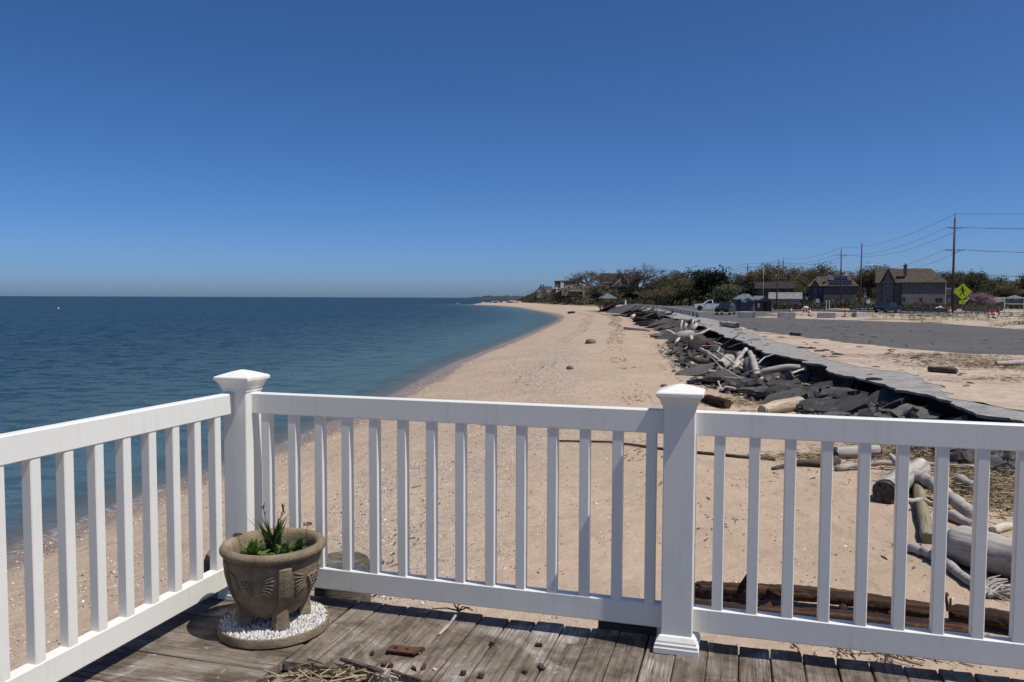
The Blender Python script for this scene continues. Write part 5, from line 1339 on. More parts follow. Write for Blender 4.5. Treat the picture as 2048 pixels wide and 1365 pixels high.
h.part("post", MB().box(h.X(1112.6), h.X(1114.6), -1.2, -.8, h.Z(583.5), h.Z(574)), M['white']); h.part("balcony", MB().box(h.X(1108.5), h.X(1122), -1.2, .2, h.Z(577.8), h.Z(576.8)), M['white'])
m = MB(); m.add([(h.X(1111), -1.3, h.Z(585.2)), (h.X(1139), -1.3, h.Z(570)), (h.X(1139), -1.3, h.Z(571.8)), (h.X(1111), -1.3, h.Z(586.6)), (h.X(1111), -.9, h.Z(585.2)), (h.X(1139), -.9, h.Z(570)), (h.X(1139), -.9, h.Z(571.8)), (h.X(1111), -.9, h.Z(586.6))], [(0, 3, 2, 1), (4, 5, 6, 7), (0, 1, 5, 4), (3, 7, 6, 2), (0, 4, 7, 3), (1, 2, 6, 5)]); h.part("stair_rail", m, M['trim'])
h = House("house with wide grey sloping roof and two skylights on the bluff", 1160, 345)
h.wall(1123, 1183, 576, 999, .6, 9, M['tan_wall']); x0, x1, x2, x3 = h.X(1139.5), h.X(1177), h.X(1184), h.X(1138)
P = [(x3, -.3, h.Z(583)), (x2, -.3, h.Z(583)), (x1, 6, h.Z(569)), (x0, 6, h.Z(569))]
h.part("roof", MB().add(P + [(a, b, c - .25) for a, b, c in P], [(0, 1, 2, 3), (7, 6, 5, 4), (0, 4, 5, 1), (1, 5, 6, 2), (2, 6, 7, 3), (3, 7, 4, 0)]), M['roof_grey'])
for a in (1148, 1161.5): x = h.X(a); z = h.Z(574.5); h.part("skylight", MB().box(x - .4, x + .4, 3.2, 3.9, z - .5, z + .35), M['solar'])
h.chimney(1138.5, 1.4, 567, 584, -.4, M['iron']); h.window(1128, 1134, 579, 584, .6, 'trim')
h = House("dark brown house with steep gables behind the bare trees", 1232, 330)
h.wall(1202, 1264, 566, 999, .2, 10, M['shingle_brown']); h.gable_x(1199, 1262, 546.5, 563, .2, 10, M['roof_dark'], gmat=M['shingle_brown']); h.gable_y(1222, 1258, 543.5, 572, -1.0, 6, M['roof_dark'], M['shingle_brown'], over=.3, trim=M['trim'])
h.part("rake_board", MB().add([(h.X(1221), -1.45, h.Z(575)), (h.X(1240), -1.45, h.Z(559)), (h.X(1240), -1.45, h.Z(561)), (h.X(1221), -1.45, h.Z(577)), (h.X(1221), -1.32, h.Z(575)), (h.X(1240), -1.32, h.Z(559)), (h.X(1240), -1.32, h.Z(561)), (h.X(1221), -1.32, h.Z(577))], [(0, 3, 2, 1), (4, 5, 6, 7), (0, 1, 5, 4), (3, 7, 6, 2), (0, 4, 7, 3), (1, 2, 6, 5)]), M['trim'])
for a, q in ((1206, 570), (1213, 570), (1234, 566), (1248, 570)): h.window(a, a + 4, q, q + 6, -1.0 if a > 1222 else .2, 'trim')
# sheds in the lot
h = House("slate grey ticket shed with blue-grey hip roof and white notice", 1489, 138, "shed", "shed")
h.wall(1470, 1507, 598, 999, 0, 3.6, M['shed_grey']); h.hip(1470, 1507, 1484, 1497, 588, 598.5, 0, 3.6, M['roof_blue'], .35)
h.gable_y(1484, 1507, 593, 598, -.25, 2, M['trim'], M['trim'], over=.12)
h.part("notice_board", MB().box(h.X(1483.5), h.X(1493), -.06, -.01, h.Z(604.5), h.Z(598.6)), M['white'])
h.part("corner_board", MB().box(h.X(1477.2), h.X(1478.8), -.04, -.004, 0, h.Z(598.8)), M['roof_dark']); h.part("door", MB().box(h.X(1494.5), h.X(1504), -.04, -.006, 0.02, h.Z(602)), M['shed_grey'])
h = House("low brown shed with gable roof beside the slate grey one", 1527, 139, "shed", "shed")
h.wall(1509, 1543, 600, 999, 0.3, 4, M['shingle_brown']); h.gable_y(1516, 1545, 593.5, 601, .3, 4, M['roof_grey'], M['shingle_brown'], over=.25, trim=M['trim_d']); h.gable_x(1507, 1528, 592, 600, .6, 4, M['roof_blue'])
h.part("sign_plate", MB().box(h.X(1515.5), h.X(1519.5), .24, .29, h.Z(615.5), h.Z(607)), M['white'])
h.part("door", MB().box(h.X(1526), h.X(1535), .26, .295, .02, h.Z(603)), M['roof_dark']); h.part("lean_brace", MB().box(h.X(1543.2), h.X(1544.2), -.2, .28, 0, h.Z(602)), M['tan_wall'])

# gazebo at the end of the path
g = atd(1215, 616.5, 180); t = thing("gazebo", "small open gazebo with grey pyramid roof at the path's end", "gazebo", (g.x, g.y, LOT - .05), .15)
for sx in (-1.35, 1.35):
    for sy in (-1.35, 1.35): MB().box(sx - .09, sx + .09, sy - .09, sy + .09, -1.0, 2.15).build("post", M['fencewood'], t)
m = MB(); m.loft([[(-1.85, -1.85, 2.05), (1.85, -1.85, 2.05), (1.85, 1.85, 2.05), (-1.85, 1.85, 2.05)], [(-1.85, -1.85, 2.2), (1.85, -1.85, 2.2), (1.85, 1.85, 2.2), (-1.85, 1.85, 2.2)], [(-.06, -.06, 3.35), (.06, -.06, 3.35), (.06, .06, 3.35), (-.06, .06, 3.35)]]); m.build("roof", M['roof_blue'], t)
for a, b in (((-1.3, -1.35, 1.6), (-.7, -1.35, 2.1)), ((1.3, -1.35, 1.6), (.7, -1.35, 2.1))): m = MB(); m.tube([a, b], .06, 4); m.build("brace", M['fencewood'], t)
MB().box(-1.0, 1.25, .6, .8, 0, 1.3).build("back_panel", M['redbrick'], t); MB().box(-1.1, 1.1, -.2, .3, .4, .5).build("bench_seat", M['redbrick'], t)
for px, D, lab in ((1201.5, 178, "small green bush at the left foot of the gazebo"), (1231, 180, "small green bush at the right foot of the gazebo")):
    p = atd(px, 613, D); tt = thing("bush", lab, "bush", (p.x, p.y, LOT - .3)); tm, cm = LIB['shrub'][0]
    for nm, me in (("trunk", tm), ("crown", cm)): o = obj(nm, me, None, tt); o.scale = (.1, .1, .1)
p = atd(1246, 613, 205); t = thing("white_bench", "white bench with a tall post beyond the gazebo", "bench", (p.x, p.y, LOT))
MB().box(-1.3, .9, -.2, .25, .38, .48).build("seat", M['white'], t); MB().box(-1.2, -1.05, -.15, .2, 0, .38).build("leg", M['white'], t); MB().box(.65, .8, -.15, .2, 0, .38).build("leg", M['white'], t); MB().box(.55, .85, .26, .5, 0, 1.7).build("back_post", M['white'], t)

# ------------------------------------------------------------------ concrete blocks and things in the lot
random.seed(111)
m = MB(); m.bbox(-.9, .9, -.3, .3, 0, .62, .035); BLK = m.mesh("concrete_block"); BLK.materials.append(M['concrete'])
pA, pB = at(1400, 635, LOT), at(1272, 613, LOT)
for k in range(26):
    f = k / 25; q = pA + (pB - pA) * f + Vector((1.6 * math.sin(f * 3.14), 0, 0)); d = (pB - pA)
    o = obj("concrete_block", BLK, None, None, (q.x, q.y, LOT)); o.rotation_euler = (0, 0, math.atan2(d.y, d.x) + math.pi / 2 * 0 + R(-.08, .08)); o.scale = (1, 1.1, R(.95, 1.08))
    tag(o, "grey concrete block in the row along the right of the path", "concrete block", "concrete blocks along the path")
tops = []
for px, py, rz, lab in ((1495.5, 635, .1, "concrete block on the lot in front of the slate grey shed"), (1575, 636.3, .05, "concrete block on the lot left of the orange barricade"), (1654.5, 637.2, .0, "concrete block on the lot right of the orange barricade"), (1721, 636.0, .75, "angled pale concrete block beside the red channelizer drum")):
    p = at(px, py, LOT); o = obj("concrete_block", BLK, None, None, (p.x, p.y + .3, LOT - .018)); o.rotation_euler = (0, 0, rz - .25); o.scale = (1.02, 1.1, 1.06); tops.append(Vector((p.x, p.y + .3, LOT + .68)))
    tag(o, lab, "concrete block", "concrete blocks across the lot")
c0 = Vector((pA.x, pA.y, LOT + .66)); m = MB()
pts = [c0] + tops; fine = []
for a, b in zip(pts[:-1], pts[1:]):
    for k in range(8): f = k / 8; fine.append(a + (b - a) * f - Vector((0, 0, .12 * math.sin(math.pi * f))))
fine.append(pts[-1]); m.tube(fine, .022, 5); tag(m.build("rope", M['rope']), "pale rope strung between the concrete blocks across the lot", "rope")
# barricade, cones, drums
p = at(1611.5, 632.5, LOT); t = thing("barricade", "orange and white barricade with white sandbag on the lot", "barricade", (p.x, p.y, LOT), -.35)
for sx in (-.42, .42):
    m = MB(); m.tube([(sx, -.3, 0), (sx, 0, 1.0)], .03, 5); m.build("leg", M['orange'], t); m = MB(); m.tube([(sx, .3, 0), (sx, 0, 1.0)], .03, 5); m.build("leg", M['orange'], t)
for z in (.45, .78):
    for k in range(6): x = -.5 + k / 6; MB().box(x, x + 1 / 6, -.08 - (1 - z) * .2, -.05 - (1 - z) * .2, z, z + .2).build("stripe", M['orange'] if k % 2 else M['white'], t)
m = MB(); m.tube([(-.3, 0, 1.05), (0, 0, 1.1), (.3, 0, 1.04)], [.1, .16, .08], 8); m.build("sandbag", M['white'], t)
def drum(px, py, hgt, lab, z=LOT, name="channelizer_drum"):
    p = at(px, py, z); t = thing(name, lab, "traffic drum", (p.x, p.y, z)); MB().lathe([(.3, 0), (.3, .06), (.22, .07)], 14).build("base", M['tyre'], t)
    for k in range(6):
        z0 = .07 + k * hgt / 6; MB().lathe([(.2 - .012 * k, z0), (.19 - .012 * k, z0 + hgt / 6)], 14).build("band", M['white'] if k in (1, 3) else M['orange'], t)
drum(1618.5, 633.5, 1.0, "slim orange drum right of the barricade"); drum(1691, 635.3, .8, "red-orange drum left of the angled concrete block"); drum(1899, 634.5, 1.25, "tall red and white drum at the foot of the tall utility pole")
drum(1978, 637.5, .9, "left of two red and white drums right of the crossing sign"); drum(1988, 637.8, .95, "right of two red and white drums right of the crossing sign"); drum(1582, 624.6, .6, "small orange drum in the weeds right of the sheds")
# crossing sign
p = at(1923.5, 630.5, LOT); t = thing("crossing_sign", "yellow-green diamond pedestrian crossing sign with arrow plate", "sign", (p.x, p.y, LOT), -math.atan2(p.x, p.y))
k = p.length / F; k = math.hypot(p.x, p.y) / math.hypot(F, 900)
MB().box(-.04, .04, -.0, .05, -.2, 4.3).build("post", M['galv'], t)
zc = CAMZ - (586 - 602) * k - LOT; r = 15.5 * k * 1.07
f = MB().add([(0, -.03, zc - r), (r, -.03, zc), (0, -.03, zc + r), (-r, -.03, zc), (0, -.005, zc - r), (r, -.005, zc), (0, -.005, zc + r), (-r, -.005, zc)], [(0, 1, 2, 3), (7, 6, 5, 4), (0, 4, 5, 1), (1, 5, 6, 2), (2, 6, 7, 3), (3, 7, 4, 0)]).build("diamond_plate", M['sign'], t)
m = MB(); S = r / 15.0
def flat(poly, y=-.036): m.add([(x * S, y, zc + z * S) for x, z in poly], [tuple(range(len(poly)))])
flat([(1.5 * math.cos(a) - .8, 8.2 + 1.5 * math.sin(a)) for a in [6.283 * q / 12 for q in range(12)]])      # walking figure
flat([(-2.2, 6.2), (.6, 6.6), (2.0, 4.2), (1.9, -1.2), (-1.2, -1.2), (-1.4, 3.0)])
flat([(-1.2, -1.2), (.5, -1.2), (-1.2, -4.6), (-3.6, -8.0), (-4.8, -7.4), (-2.6, -3.8)]); flat([(.2, -1.2), (1.9, -1.2), (2.6, -4.4), (4.3, -7.8), (2.9, -8.4), (1.2, -4.6)])
flat([(-2.2, 6.2), (-1.2, 4.8), (-3.0, 3.4), (-4.2, 1.2), (-5.2, 1.8), (-4.2, 4.4)]); flat([(1.4, 5.4), (2.2, 4.0), (3.4, 2.6), (5.2, 2.4), (5.2, 1.2), (2.9, 1.2), (1.6, 3.0)])
m.build("walking_figure", M['black'], f)
z0, z1 = zc - r - .07 - .5, zc - r - .04; q = MB().box(-.36, .36, -.03, -.005, z0, z1).build("arrow_plate", M['sign'], t)
zm = (z0 + z1) / 2; MB().add([(-.16, -.036, zm + .12), (.1, -.036, zm - .04), (.12, -.036, zm + .05), (.2, -.036, zm - .15), (-.02, -.036, zm - .13), (.05, -.036, zm - .08), (-.2, -.036, zm + .06)], [(6, 5, 1, 0), (4, 3, 2, 1, 5)]).build("arrow", M['black'], q)
# sign frame at the right edge
p = at(2009, 630, LOT); t = thing("white_sign_frame", "white wooden sign frame with peaked top at the right edge", "sign", (p.x, p.y, LOT), -math.atan2(p.x, p.y)); k = math.hypot(p.x, p.y) / math.hypot(F, 985)
X = lambda px: (px - 2009) * k * .85; Z = lambda py: CAMZ - (py - 602.5) * k - LOT
MB().box(X(2007), X(2009.5), -.12, .12, -.2, Z(598)).build("post", M['white'], t); MB().box(X(2046), X(2048.5), -.12, .12, -.2, Z(598)).build("post", M['white'], t)
MB().box(X(2005.5), X(2050), -.16, .16, Z(600), Z(597.5)).build("beam", M['white'], t); MB().box(X(2009.5), X(2046), -.06, .06, Z(611.5), Z(609.5)).build("beam", M['white'], t)
m = MB(); m.add([(X(2013), -.05, Z(597.4)), (X(2023), -.05, Z(594.5)), (X(2025), -.05, Z(593)), (X(2031), -.05, Z(593)), (X(2033), -.05, Z(594.5)), (X(2043), -.05, Z(597.4))] + [(X(a), .05, Z(b)) for a, b in ((2013, 597.4), (2023, 594.5), (2025, 593), (2031, 593), (2033, 594.5), (2043, 597.4))], [(0, 1, 2, 3, 4, 5), (11, 10, 9, 8, 7, 6)] + [(i, 6 + i, 6 + (i + 1) % 6, (i + 1) % 6) for i in range(6)]); m.build("crest", M['trim'], t)
m = MB(); m.add([(X(2013), -.03, Z(609)), (X(2022), -.03, Z(604)), (X(2030), -.03, Z(603)), (X(2043), -.03, Z(609)), (X(2013), .03, Z(609)), (X(2022), .03, Z(604)), (X(2030), .03, Z(603)), (X(2043), .03, Z(609))], [(0, 1, 2, 3), (7, 6, 5, 4), (0, 4, 5, 1), (1, 5, 6, 2), (2, 6, 7, 3), (3, 7, 4, 0)]); m.build("panel", M['roof_blue'], t)
# hedge, guard rails, mailboxes, small signs
def hedge(px0, px1, D, h, lab):
    a, b = atd(px0, 610, D), atd(px1, 610, D); m = MB()
    for _ in range(int((b - a).length * 70)):
        f = random.random(); c = a + (b - a) * f; c = Vector((c.x + R(-.5, .5), c.y + R(-.6, .6), 1.55 + h * random.random() ** .8)); u = Vector((R(-1, 1), R(-1, 1), R(-1, 1))).normalized(); v = u.orthogonal().normalized(); w2 = u.cross(v); s = R(.08, .2); col = random.choice(((.075, .055, .028), (.055, .05, .024), (.10, .075, .04), (.045, .055, .022))); g = R(.7, 1.2)
        m.add([c - v * s, c + w2 * s * .6, c + v * s, c - w2 * s * .6], [(0, 1, 2, 3)], (col[0] * g, col[1] * g, col[2] * g))
    t = thing("hedge", lab, "hedge"); m.build("foliage", M['leaf'], t); mm = MB(); mm.box(0, (b - a).length, -.35, .35, 1.5, 1.5 + h * .85); o = mm.build("inner_branches", M['darkbark'], t, loc=(a.x, a.y, 0), rot=(0, 0, math.atan2(b.y - a.y, b.x - a.x)))
hedge(1803, 1912, 158, 1.75, "long clipped brown-green hedge in front of the large house"); hedge(1925, 2004, 160, 1.6, "brown-green hedge in front of the low grey house"); hedge(1548, 1612, 160, 1.5, "purplish brown hedge in front of the pale cottage")
def guardrail(px0, py0, px1, py1, n, lab, h=.85):
    a, b = at(px0, py0, LOT), at(px1, py1, LOT); t = thing("wooden_guard_rail", lab, "guard rail", a, math.atan2(b.y - a.y, b.x - a.x)); L = (b - a).length
    MB().box(0, L, -.05, .05, h - .28, h).build("rail", M['fencewood'], t); MB().box(0, L, -.04, .04, h - .62, h - .40).build("rail", M['fencewood'], t)
    for k in range(n): x = L * k / (n - 1); MB().box(x - .1, x + .1, .052, .22, -.3, h + .12).build("post", M['fencewood'], t)
guardrail(1799, 625, 1893, 628, 7, "weathered wooden guard rail below the long hedge"); guardrail(1929, 629.5, 1996, 632, 6, "weathered wooden guard rail behind the two red drums", 1.1); guardrail(1700, 622, 1756, 623, 4, "weathered wooden guard rail left of the dark blue car", .8); guardrail(1610, 621, 1650, 621.5, 4, "weathered wooden guard rail behind the orange barricade", .8)
for px, py, lab in ((1874, 616.5, "left white mailbox in front of the hedge"), (1880, 614.5, "middle white mailbox, highest of the three"), (1886.5, 617.5, "right white mailbox beside the utility pole")):
    p = atd(px, py, 133); t = thing("mailbox", lab, "mailbox", (p.x, p.y, LOT)); z = p.z - LOT; MB().box(-.05, .05, -.05, .05, -.2, z - .12).build("post", M['fencewood'], t)
    m = MB(); m.add([(-.27, y, z + zz) for y, zz in ((-.1, -.12), (.1, -.12), (.1, .04), (.06, .11), (-.06, .11), (-.1, .04))] + [(.27, y, z + zz) for y, zz in ((-.1, -.12), (.1, -.12), (.1, .04), (.06, .11), (-.06, .11), (-.1, .04))], [(0, 1, 2, 3, 4, 5), (11, 10, 9, 8, 7, 6)] + [(i, 6 + i, 6 + (i + 1) % 6, (i + 1) % 6) for i in range(6)]); m.build("box", M['white'], t)
for px, y0, y1, D, w2, lab in ((1736.5, 599.5, 607.5, 165, .34, "white notice on a post right of the bare utility pole"), (1635.5, 598, 606, 170, .34, "grey notice on a post left of the white pipe frame"), (1636 + 8, 0, 0, 0, 0, None)):
    if not lab: continue
    p = atd(px, y1, D); q = atd(px, y0, D); t = thing("notice_sign", lab, "sign", (p.x, p.y, LOT), -.4); MB().box(-.03, .03, 0, .05, -.1, q.z - LOT).build("post", M['galv'], t); MB().box(-w2, w2, -.03, -.003, p.z - LOT, q.z - LOT).build("plate", M['white'], t)
for px in (1652.3, 1658.4):
    p = atd(px, 622, 168); q = atd(px, 601, 168); m = MB(); m.tube([(0, 0, -.2), (0, 0, q.z - LOT)], .07, 8); m2 = m.build("white_marker_post", M['white'], loc=(p.x, p.y, LOT)); tag(m2, "white marker post in the weeds right of the barricade, " + ("left one" if px < 1655 else "right one"), "post", "white marker posts")

# ------------------------------------------------------------------ utility poles and wires
random.seed(121)
def pole(px_b, D, px_t, ytop, lab, arms=(), r=.16, pin=0.0, wood='pole', name="utility_pole"):
    b = atd(px_b, 600, D); tp = atd(px_t, ytop, D); z = LOT - .1 if D < 280 else 1.5
    t = thing(name, lab, "pole", (b.x, b.y, z)); d = Vector((tp.x - b.x, 0, tp.z - z)); 
    m = MB(); m.tube([(0, 0, -.3), d * .5, d], [r, r * .85, r * .7], 10); m.build("shaft", M[wood], t, smooth=True)
    out = {}
    if pin: m = MB(); m.tube([d, d + Vector((.02, 0, pin))], .05, 6); m.build("pin", M['iron'], t)
    for i, (ya, hw, style) in enumerate(arms):
        za = atd(px_b, ya, D).z - z; c = d * (za / d.z)
        if style == 'vee':
            for s in (-1, 1): m = MB(); m.tube([c + Vector((0, -.05, 0)), c + Vector((s * hw, -.1, .12))], [.07, .05], 6); m.build("arm", M['iron'], t)
        else:
            MB().box(c.x - hw, c.x + hw, -.28, -.17, c.z - .06, c.z + .06).build("crossarm", M['fencewood'], t)
            for s in (-.9, -.45, .45, .9): MB().lathe([(.035, .06), (.06, .10), (.05, .2), (.02, .24)], 8).build("insulator", M['galv'], t, loc=(c.x + hw * s, -.22, c.z))
            for s in (-1, 1): m = MB(); m.tube([c + Vector((s * hw * .5, -.2, -.06)), c + Vector((0, -.16, -.6))], .025, 4); m.build("brace", M['iron'], t)
        for s in (-1, 1): out[(i, s)] = Vector((b.x, b.y, z)) + c + Vector((s * hw, -.1, .12))
    out['top'] = Vector((b.x, b.y, z)) + d + Vector((.02, 0, pin)); out['low'] = Vector((b.x, b.y, z)) + d * .42
    return out
P0 = pole(1905, 126, 1910, 437, "tallest utility pole with two sets of arms at right", ((457, 1.25, 'vee'), (501, 1.45, 'bar')), .20, .7)
P1 = pole(1682, 200, 1682.5, 502, "utility pole with forked arms in front of the solar house", ((511, 1.5, 'vee'), (544.5, 1.3, 'bar')), .19, .75)
P2 = pole(1564.5, 256, 1567, 521, "grey utility pole behind the bare dark pole", ((557.5, 1.5, 'bar'),), .18, .6)
P3 = pole(1493.5, 292, 1495.5, 529, "utility pole above the slate grey shed", ((535, 1.6, 'bar'),), .2, .4)
P4 = pole(1449.5, 340, 1451, 541, "utility pole in front of the dark evergreen tree", ((562, 1.5, 'bar'),), .18, .3)
P5 = pole(1409.5, 330, 1410, 538, "utility pole left of the dark evergreen tree", ((547, 1.6, 'bar'),), .2, .5)
P6 = pole(1388, 390, 1388.5, 546, "thin far utility pole left of the evergreen", ((552, 1.4, 'bar'),), .16, .3)
P7 = pole(1369, 420, 1369.5, 541, "farthest utility pole above the thicket", ((547, 1.2, 'bar'),), .16, .3)
pole(1720, 170, 1724, 487, "bare dark pole with a street lamp bracket right of centre houses", (), .17, 0)
b = atd(1724, 534, 170); t = thing("street_lamp", "street lamp arm fixed to the bare dark pole", "street lamp", b); m = MB(); m.tube([(0, 0, 0), (1.2, 0, .35), (2.4, 0, .5), (3.0, 0, .5)], .045, 6); m.build("arm", M['galv'], t); MB().box(2.8, 3.5, -.12, .12, .42, .54).build("lamp_head", M['lamp'], t)
pole(1552.5, 158, 1557.5, 521.5, "bare leaning dark pole right of the sheds", (), .15, 0)
pole(1526, 160, 1527.5, 531, "slim pale flagpole behind the sheds", (), .06, 0, 'tan', "flagpole")
p = atd(2013, 548, 230); pole(2012, 230, 2012.5, 548, "slim pole among the trees at far right", (), .09, 0, 'pole')
def wire(pts, sag, lab, r=.022):
    m = MB(); fine = []
    for i, (a, b) in enumerate(zip(pts[:-1], pts[1:])):
        L = (b - a).length; n = 16
        for k in range(n): f = k / n; fine.append(a + (b - a) * f - Vector((0, 0, sag * L / 75 * 4 * f * (1 - f))))
    fine.append(pts[-1]); m.tube(fine, [r * max(1, p.y / 170) for p in fine], 4); tag(m.build("power_line", M['wire']), lab, "power line")
Q = P0['top'] + Vector((75, -36, -1.6)); chain = [P0, P1, P2, P3, P5, P6]
off = Vector((46, -42, 0))
def ext(p, dz=0): return p + off + Vector((0, 0, dz))
wire([ext(P0['top'])] + [c['top'] for c in chain], 1.5, "highest power line running along the pole tops")
wire([ext(P0[(0, -1)])] + [P0[(0, -1)], P1[(0, -1)], P2['top'] - Vector((1.5, 0, 1.2)), P3[(0, -1)], P5[(0, -1)]], 1.6, "second power line on the left arm tips of the poles")
wire([ext(P0[(0, 1)])] + [P0[(0, 1)], P1[(0, 1)], P2['top'] - Vector((-1.5, 0, 1.2)), P3[(0, 1)], P5[(0, 1)]], 1.9, "third power line on the right arm tips of the poles")
wire([ext(P0[(1, -1)])] + [P0[(1, -1)], P1[(1, -1)], P2[(0, -1)], P4[(0, -1)]], 1.8, "fourth power line on the left of the lower crossarms")
wire([ext(P0[(1, 1)])] + [P0[(1, 1)], P1[(1, 1)], P2[(0, 1)], P4[(0, 1)]], 2.1, "fifth power line on the right of the lower crossarms")
wire([ext(P0['low'], .6), P0['low'], P1['low'], P2['low']], 1.6, "lowest thick telephone cable along the poles", .035)
wire([P0['low'] + Vector((0, 0, -.5)), atd(1889, 575, 190)], .5, "service cable running to the large house")

# ------------------------------------------------------------------ vehicles
random.seed(131)
def wheels(t, xs, hw, r):
    for x in xs:
        for s in (-1, 1):
            wt = bpy.data.objects.new("wheel", None); 
            m = MB(); prof = [(r * .62, -.1), (r * .9, -.11), (r, -.08), (r, .08), (r * .9, .11), (r * .62, .1)]
            m.lathe(prof, 20); me = m.mesh("wheel", True)
            o = obj("wheel", me, M['tyre'], t, (x, s * hw, r), (math.pi / 2, 0, 0))
            c = MB(); c.lathe([(r * .1, -s * -.02), (r * .64, -.07 if s > 0 else .07), (r * .64, .09 if s < 0 else -.09), (r * .2, .095 if s < 0 else -.095)], 14); c.build("rim", M['chrome'], o)
            bpy.data.objects.remove(wt)
def pickup():
    p = atd(1411, 623, 147); t = thing("pickup_truck", "white pickup truck seen from its left side in the lot", "truck", (p.x + .9, p.y, LOT - .018), math.pi - .16)
    # nose along +x
    hw = .98; ar = lambda cx: [(cx + .48 * math.cos(a), .42 + .50 * math.sin(a)) for a in [math.pi * k / 8 for k in range(9)]][::-1]
    front = [(2.85, .42), (2.92, .62), (2.9, .98), (2.75, 1.14), (1.35, 1.24), (1.2, 1.24), (-.35, 1.26), (-.35, .38), (1.42, .38)] + ar(1.9)[0:0]
    prof = [(-.38, .36), (-.38, 1.26), (1.25, 1.26), (2.7, 1.14), (2.9, 1.0), (2.92, .5), (2.45, .42)] + [(1.95 + .5 * math.cos(a), .40 + .52 * math.sin(a)) for a in [math.pi * k / 8 for k in range(9)]] + [(1.4, .36)]
    m = MB(); m.extrude_y(prof[::-1], -hw, hw); m.build("body", M['carwhite'], t)
    cab = [(1.25, 1.26), (.45, 1.86), (.25, 1.92), (-.25, 1.92), (-.38, 1.80), (-.38, 1.26)]
    m = MB()                                                 # pillars and roof; the windows stay open between them
    m.extrude_y([(.45, 1.86), (.25, 1.93), (-.25, 1.93), (-.38, 1.83), (-.38, 1.78), (.42, 1.80)], -.82, .82)
    for s in (-1, 1):
        m.tube([(1.22, s * .93, 1.26), (.44, s * .80, 1.82)], .05, 5); m.tube([(-.3, s * .94, 1.26), (-.3, s * .80, 1.82)], .09, 5)
    m.build("cab", M['carwhite'], t)
    MB().add([(1.22, -.88, 1.26), (1.22, .88, 1.26), (.46, .76, 1.82), (.46, -.76, 1.82), (1.19, -.88, 1.24), (1.19, .88, 1.24), (.43, .76, 1.80), (.43, -.76, 1.80)], [(0, 1, 2, 3), (7, 6, 5, 4), (0, 4, 5, 1), (1, 5, 6, 2), (2, 6, 7, 3), (3, 7, 4, 0)]).build("windscreen", M['glass'], t)
    MB().box(-.37, -.33, -.74, .74, 1.3, 1.78).build("rear_window", M['glass'], t); MB().box(-.3, .9, -.9, .9, 1.2, 1.27).build("dashboard", M['plastic_b'], t)
    MB().box(-.30, .0, -.75, -.1, 1.2, 1.72).build("seat", M['plastic_b'], t)
    bed = [(-2.95, .5), (-2.95, 1.28), (-.42, 1.28), (-.42, .38), (-1.35, .38)] + [(-1.85 + .5 * math.cos(a), .40 + .52 * math.sin(a)) for a in [math.pi * k / 8 for k in range(9)]] + [(-2.4, .42)]
    m = MB(); m.extrude_y(bed, -hw, hw); m.build("bed", M['carwhite'], t); MB().box(-2.85, -.5, -.8, .8, 1.2, 1.285).build("bed_floor", M['plastic_b'], t); MB().box(-2.95, -.42, -hw - .01, hw + .01, 1.282, 1.31).build("bed_rail", M['plastic_b'], t)
    for s in (-1, 1): MB().box(2.70, 2.93, s * .86 - .09, s * .86 + .09, .80, 1.02).build("headlight", M['lamp'], t); MB().box(-2.97, -2.93, s * .88 - .06, s * .88 + .06, .8, 1.15).build("tail_light", M['orange'], t)
    MB().box(2.86, 2.94, -.72, .72, .72, 1.0).build("grille", M['plastic_b'], t); MB().box(2.8, 3.0, -.95, .95, .44, .62).build("bumper", M['chrome'], t)
    for s in (-1, 1): MB().box(.80, .95, s * 1.0 - .01, s * 1.12 + .01, 1.25, 1.42).build("mirror", M['plastic_b'], t); MB().box(-.20, -.05, s * .985 - .01, s * .985 + .01, 1.06, 1.10).build("door_handle", M['plastic_b'], t)
    wheels(t, (1.95, -1.85), .86, .40)
    return t
truck = pickup()
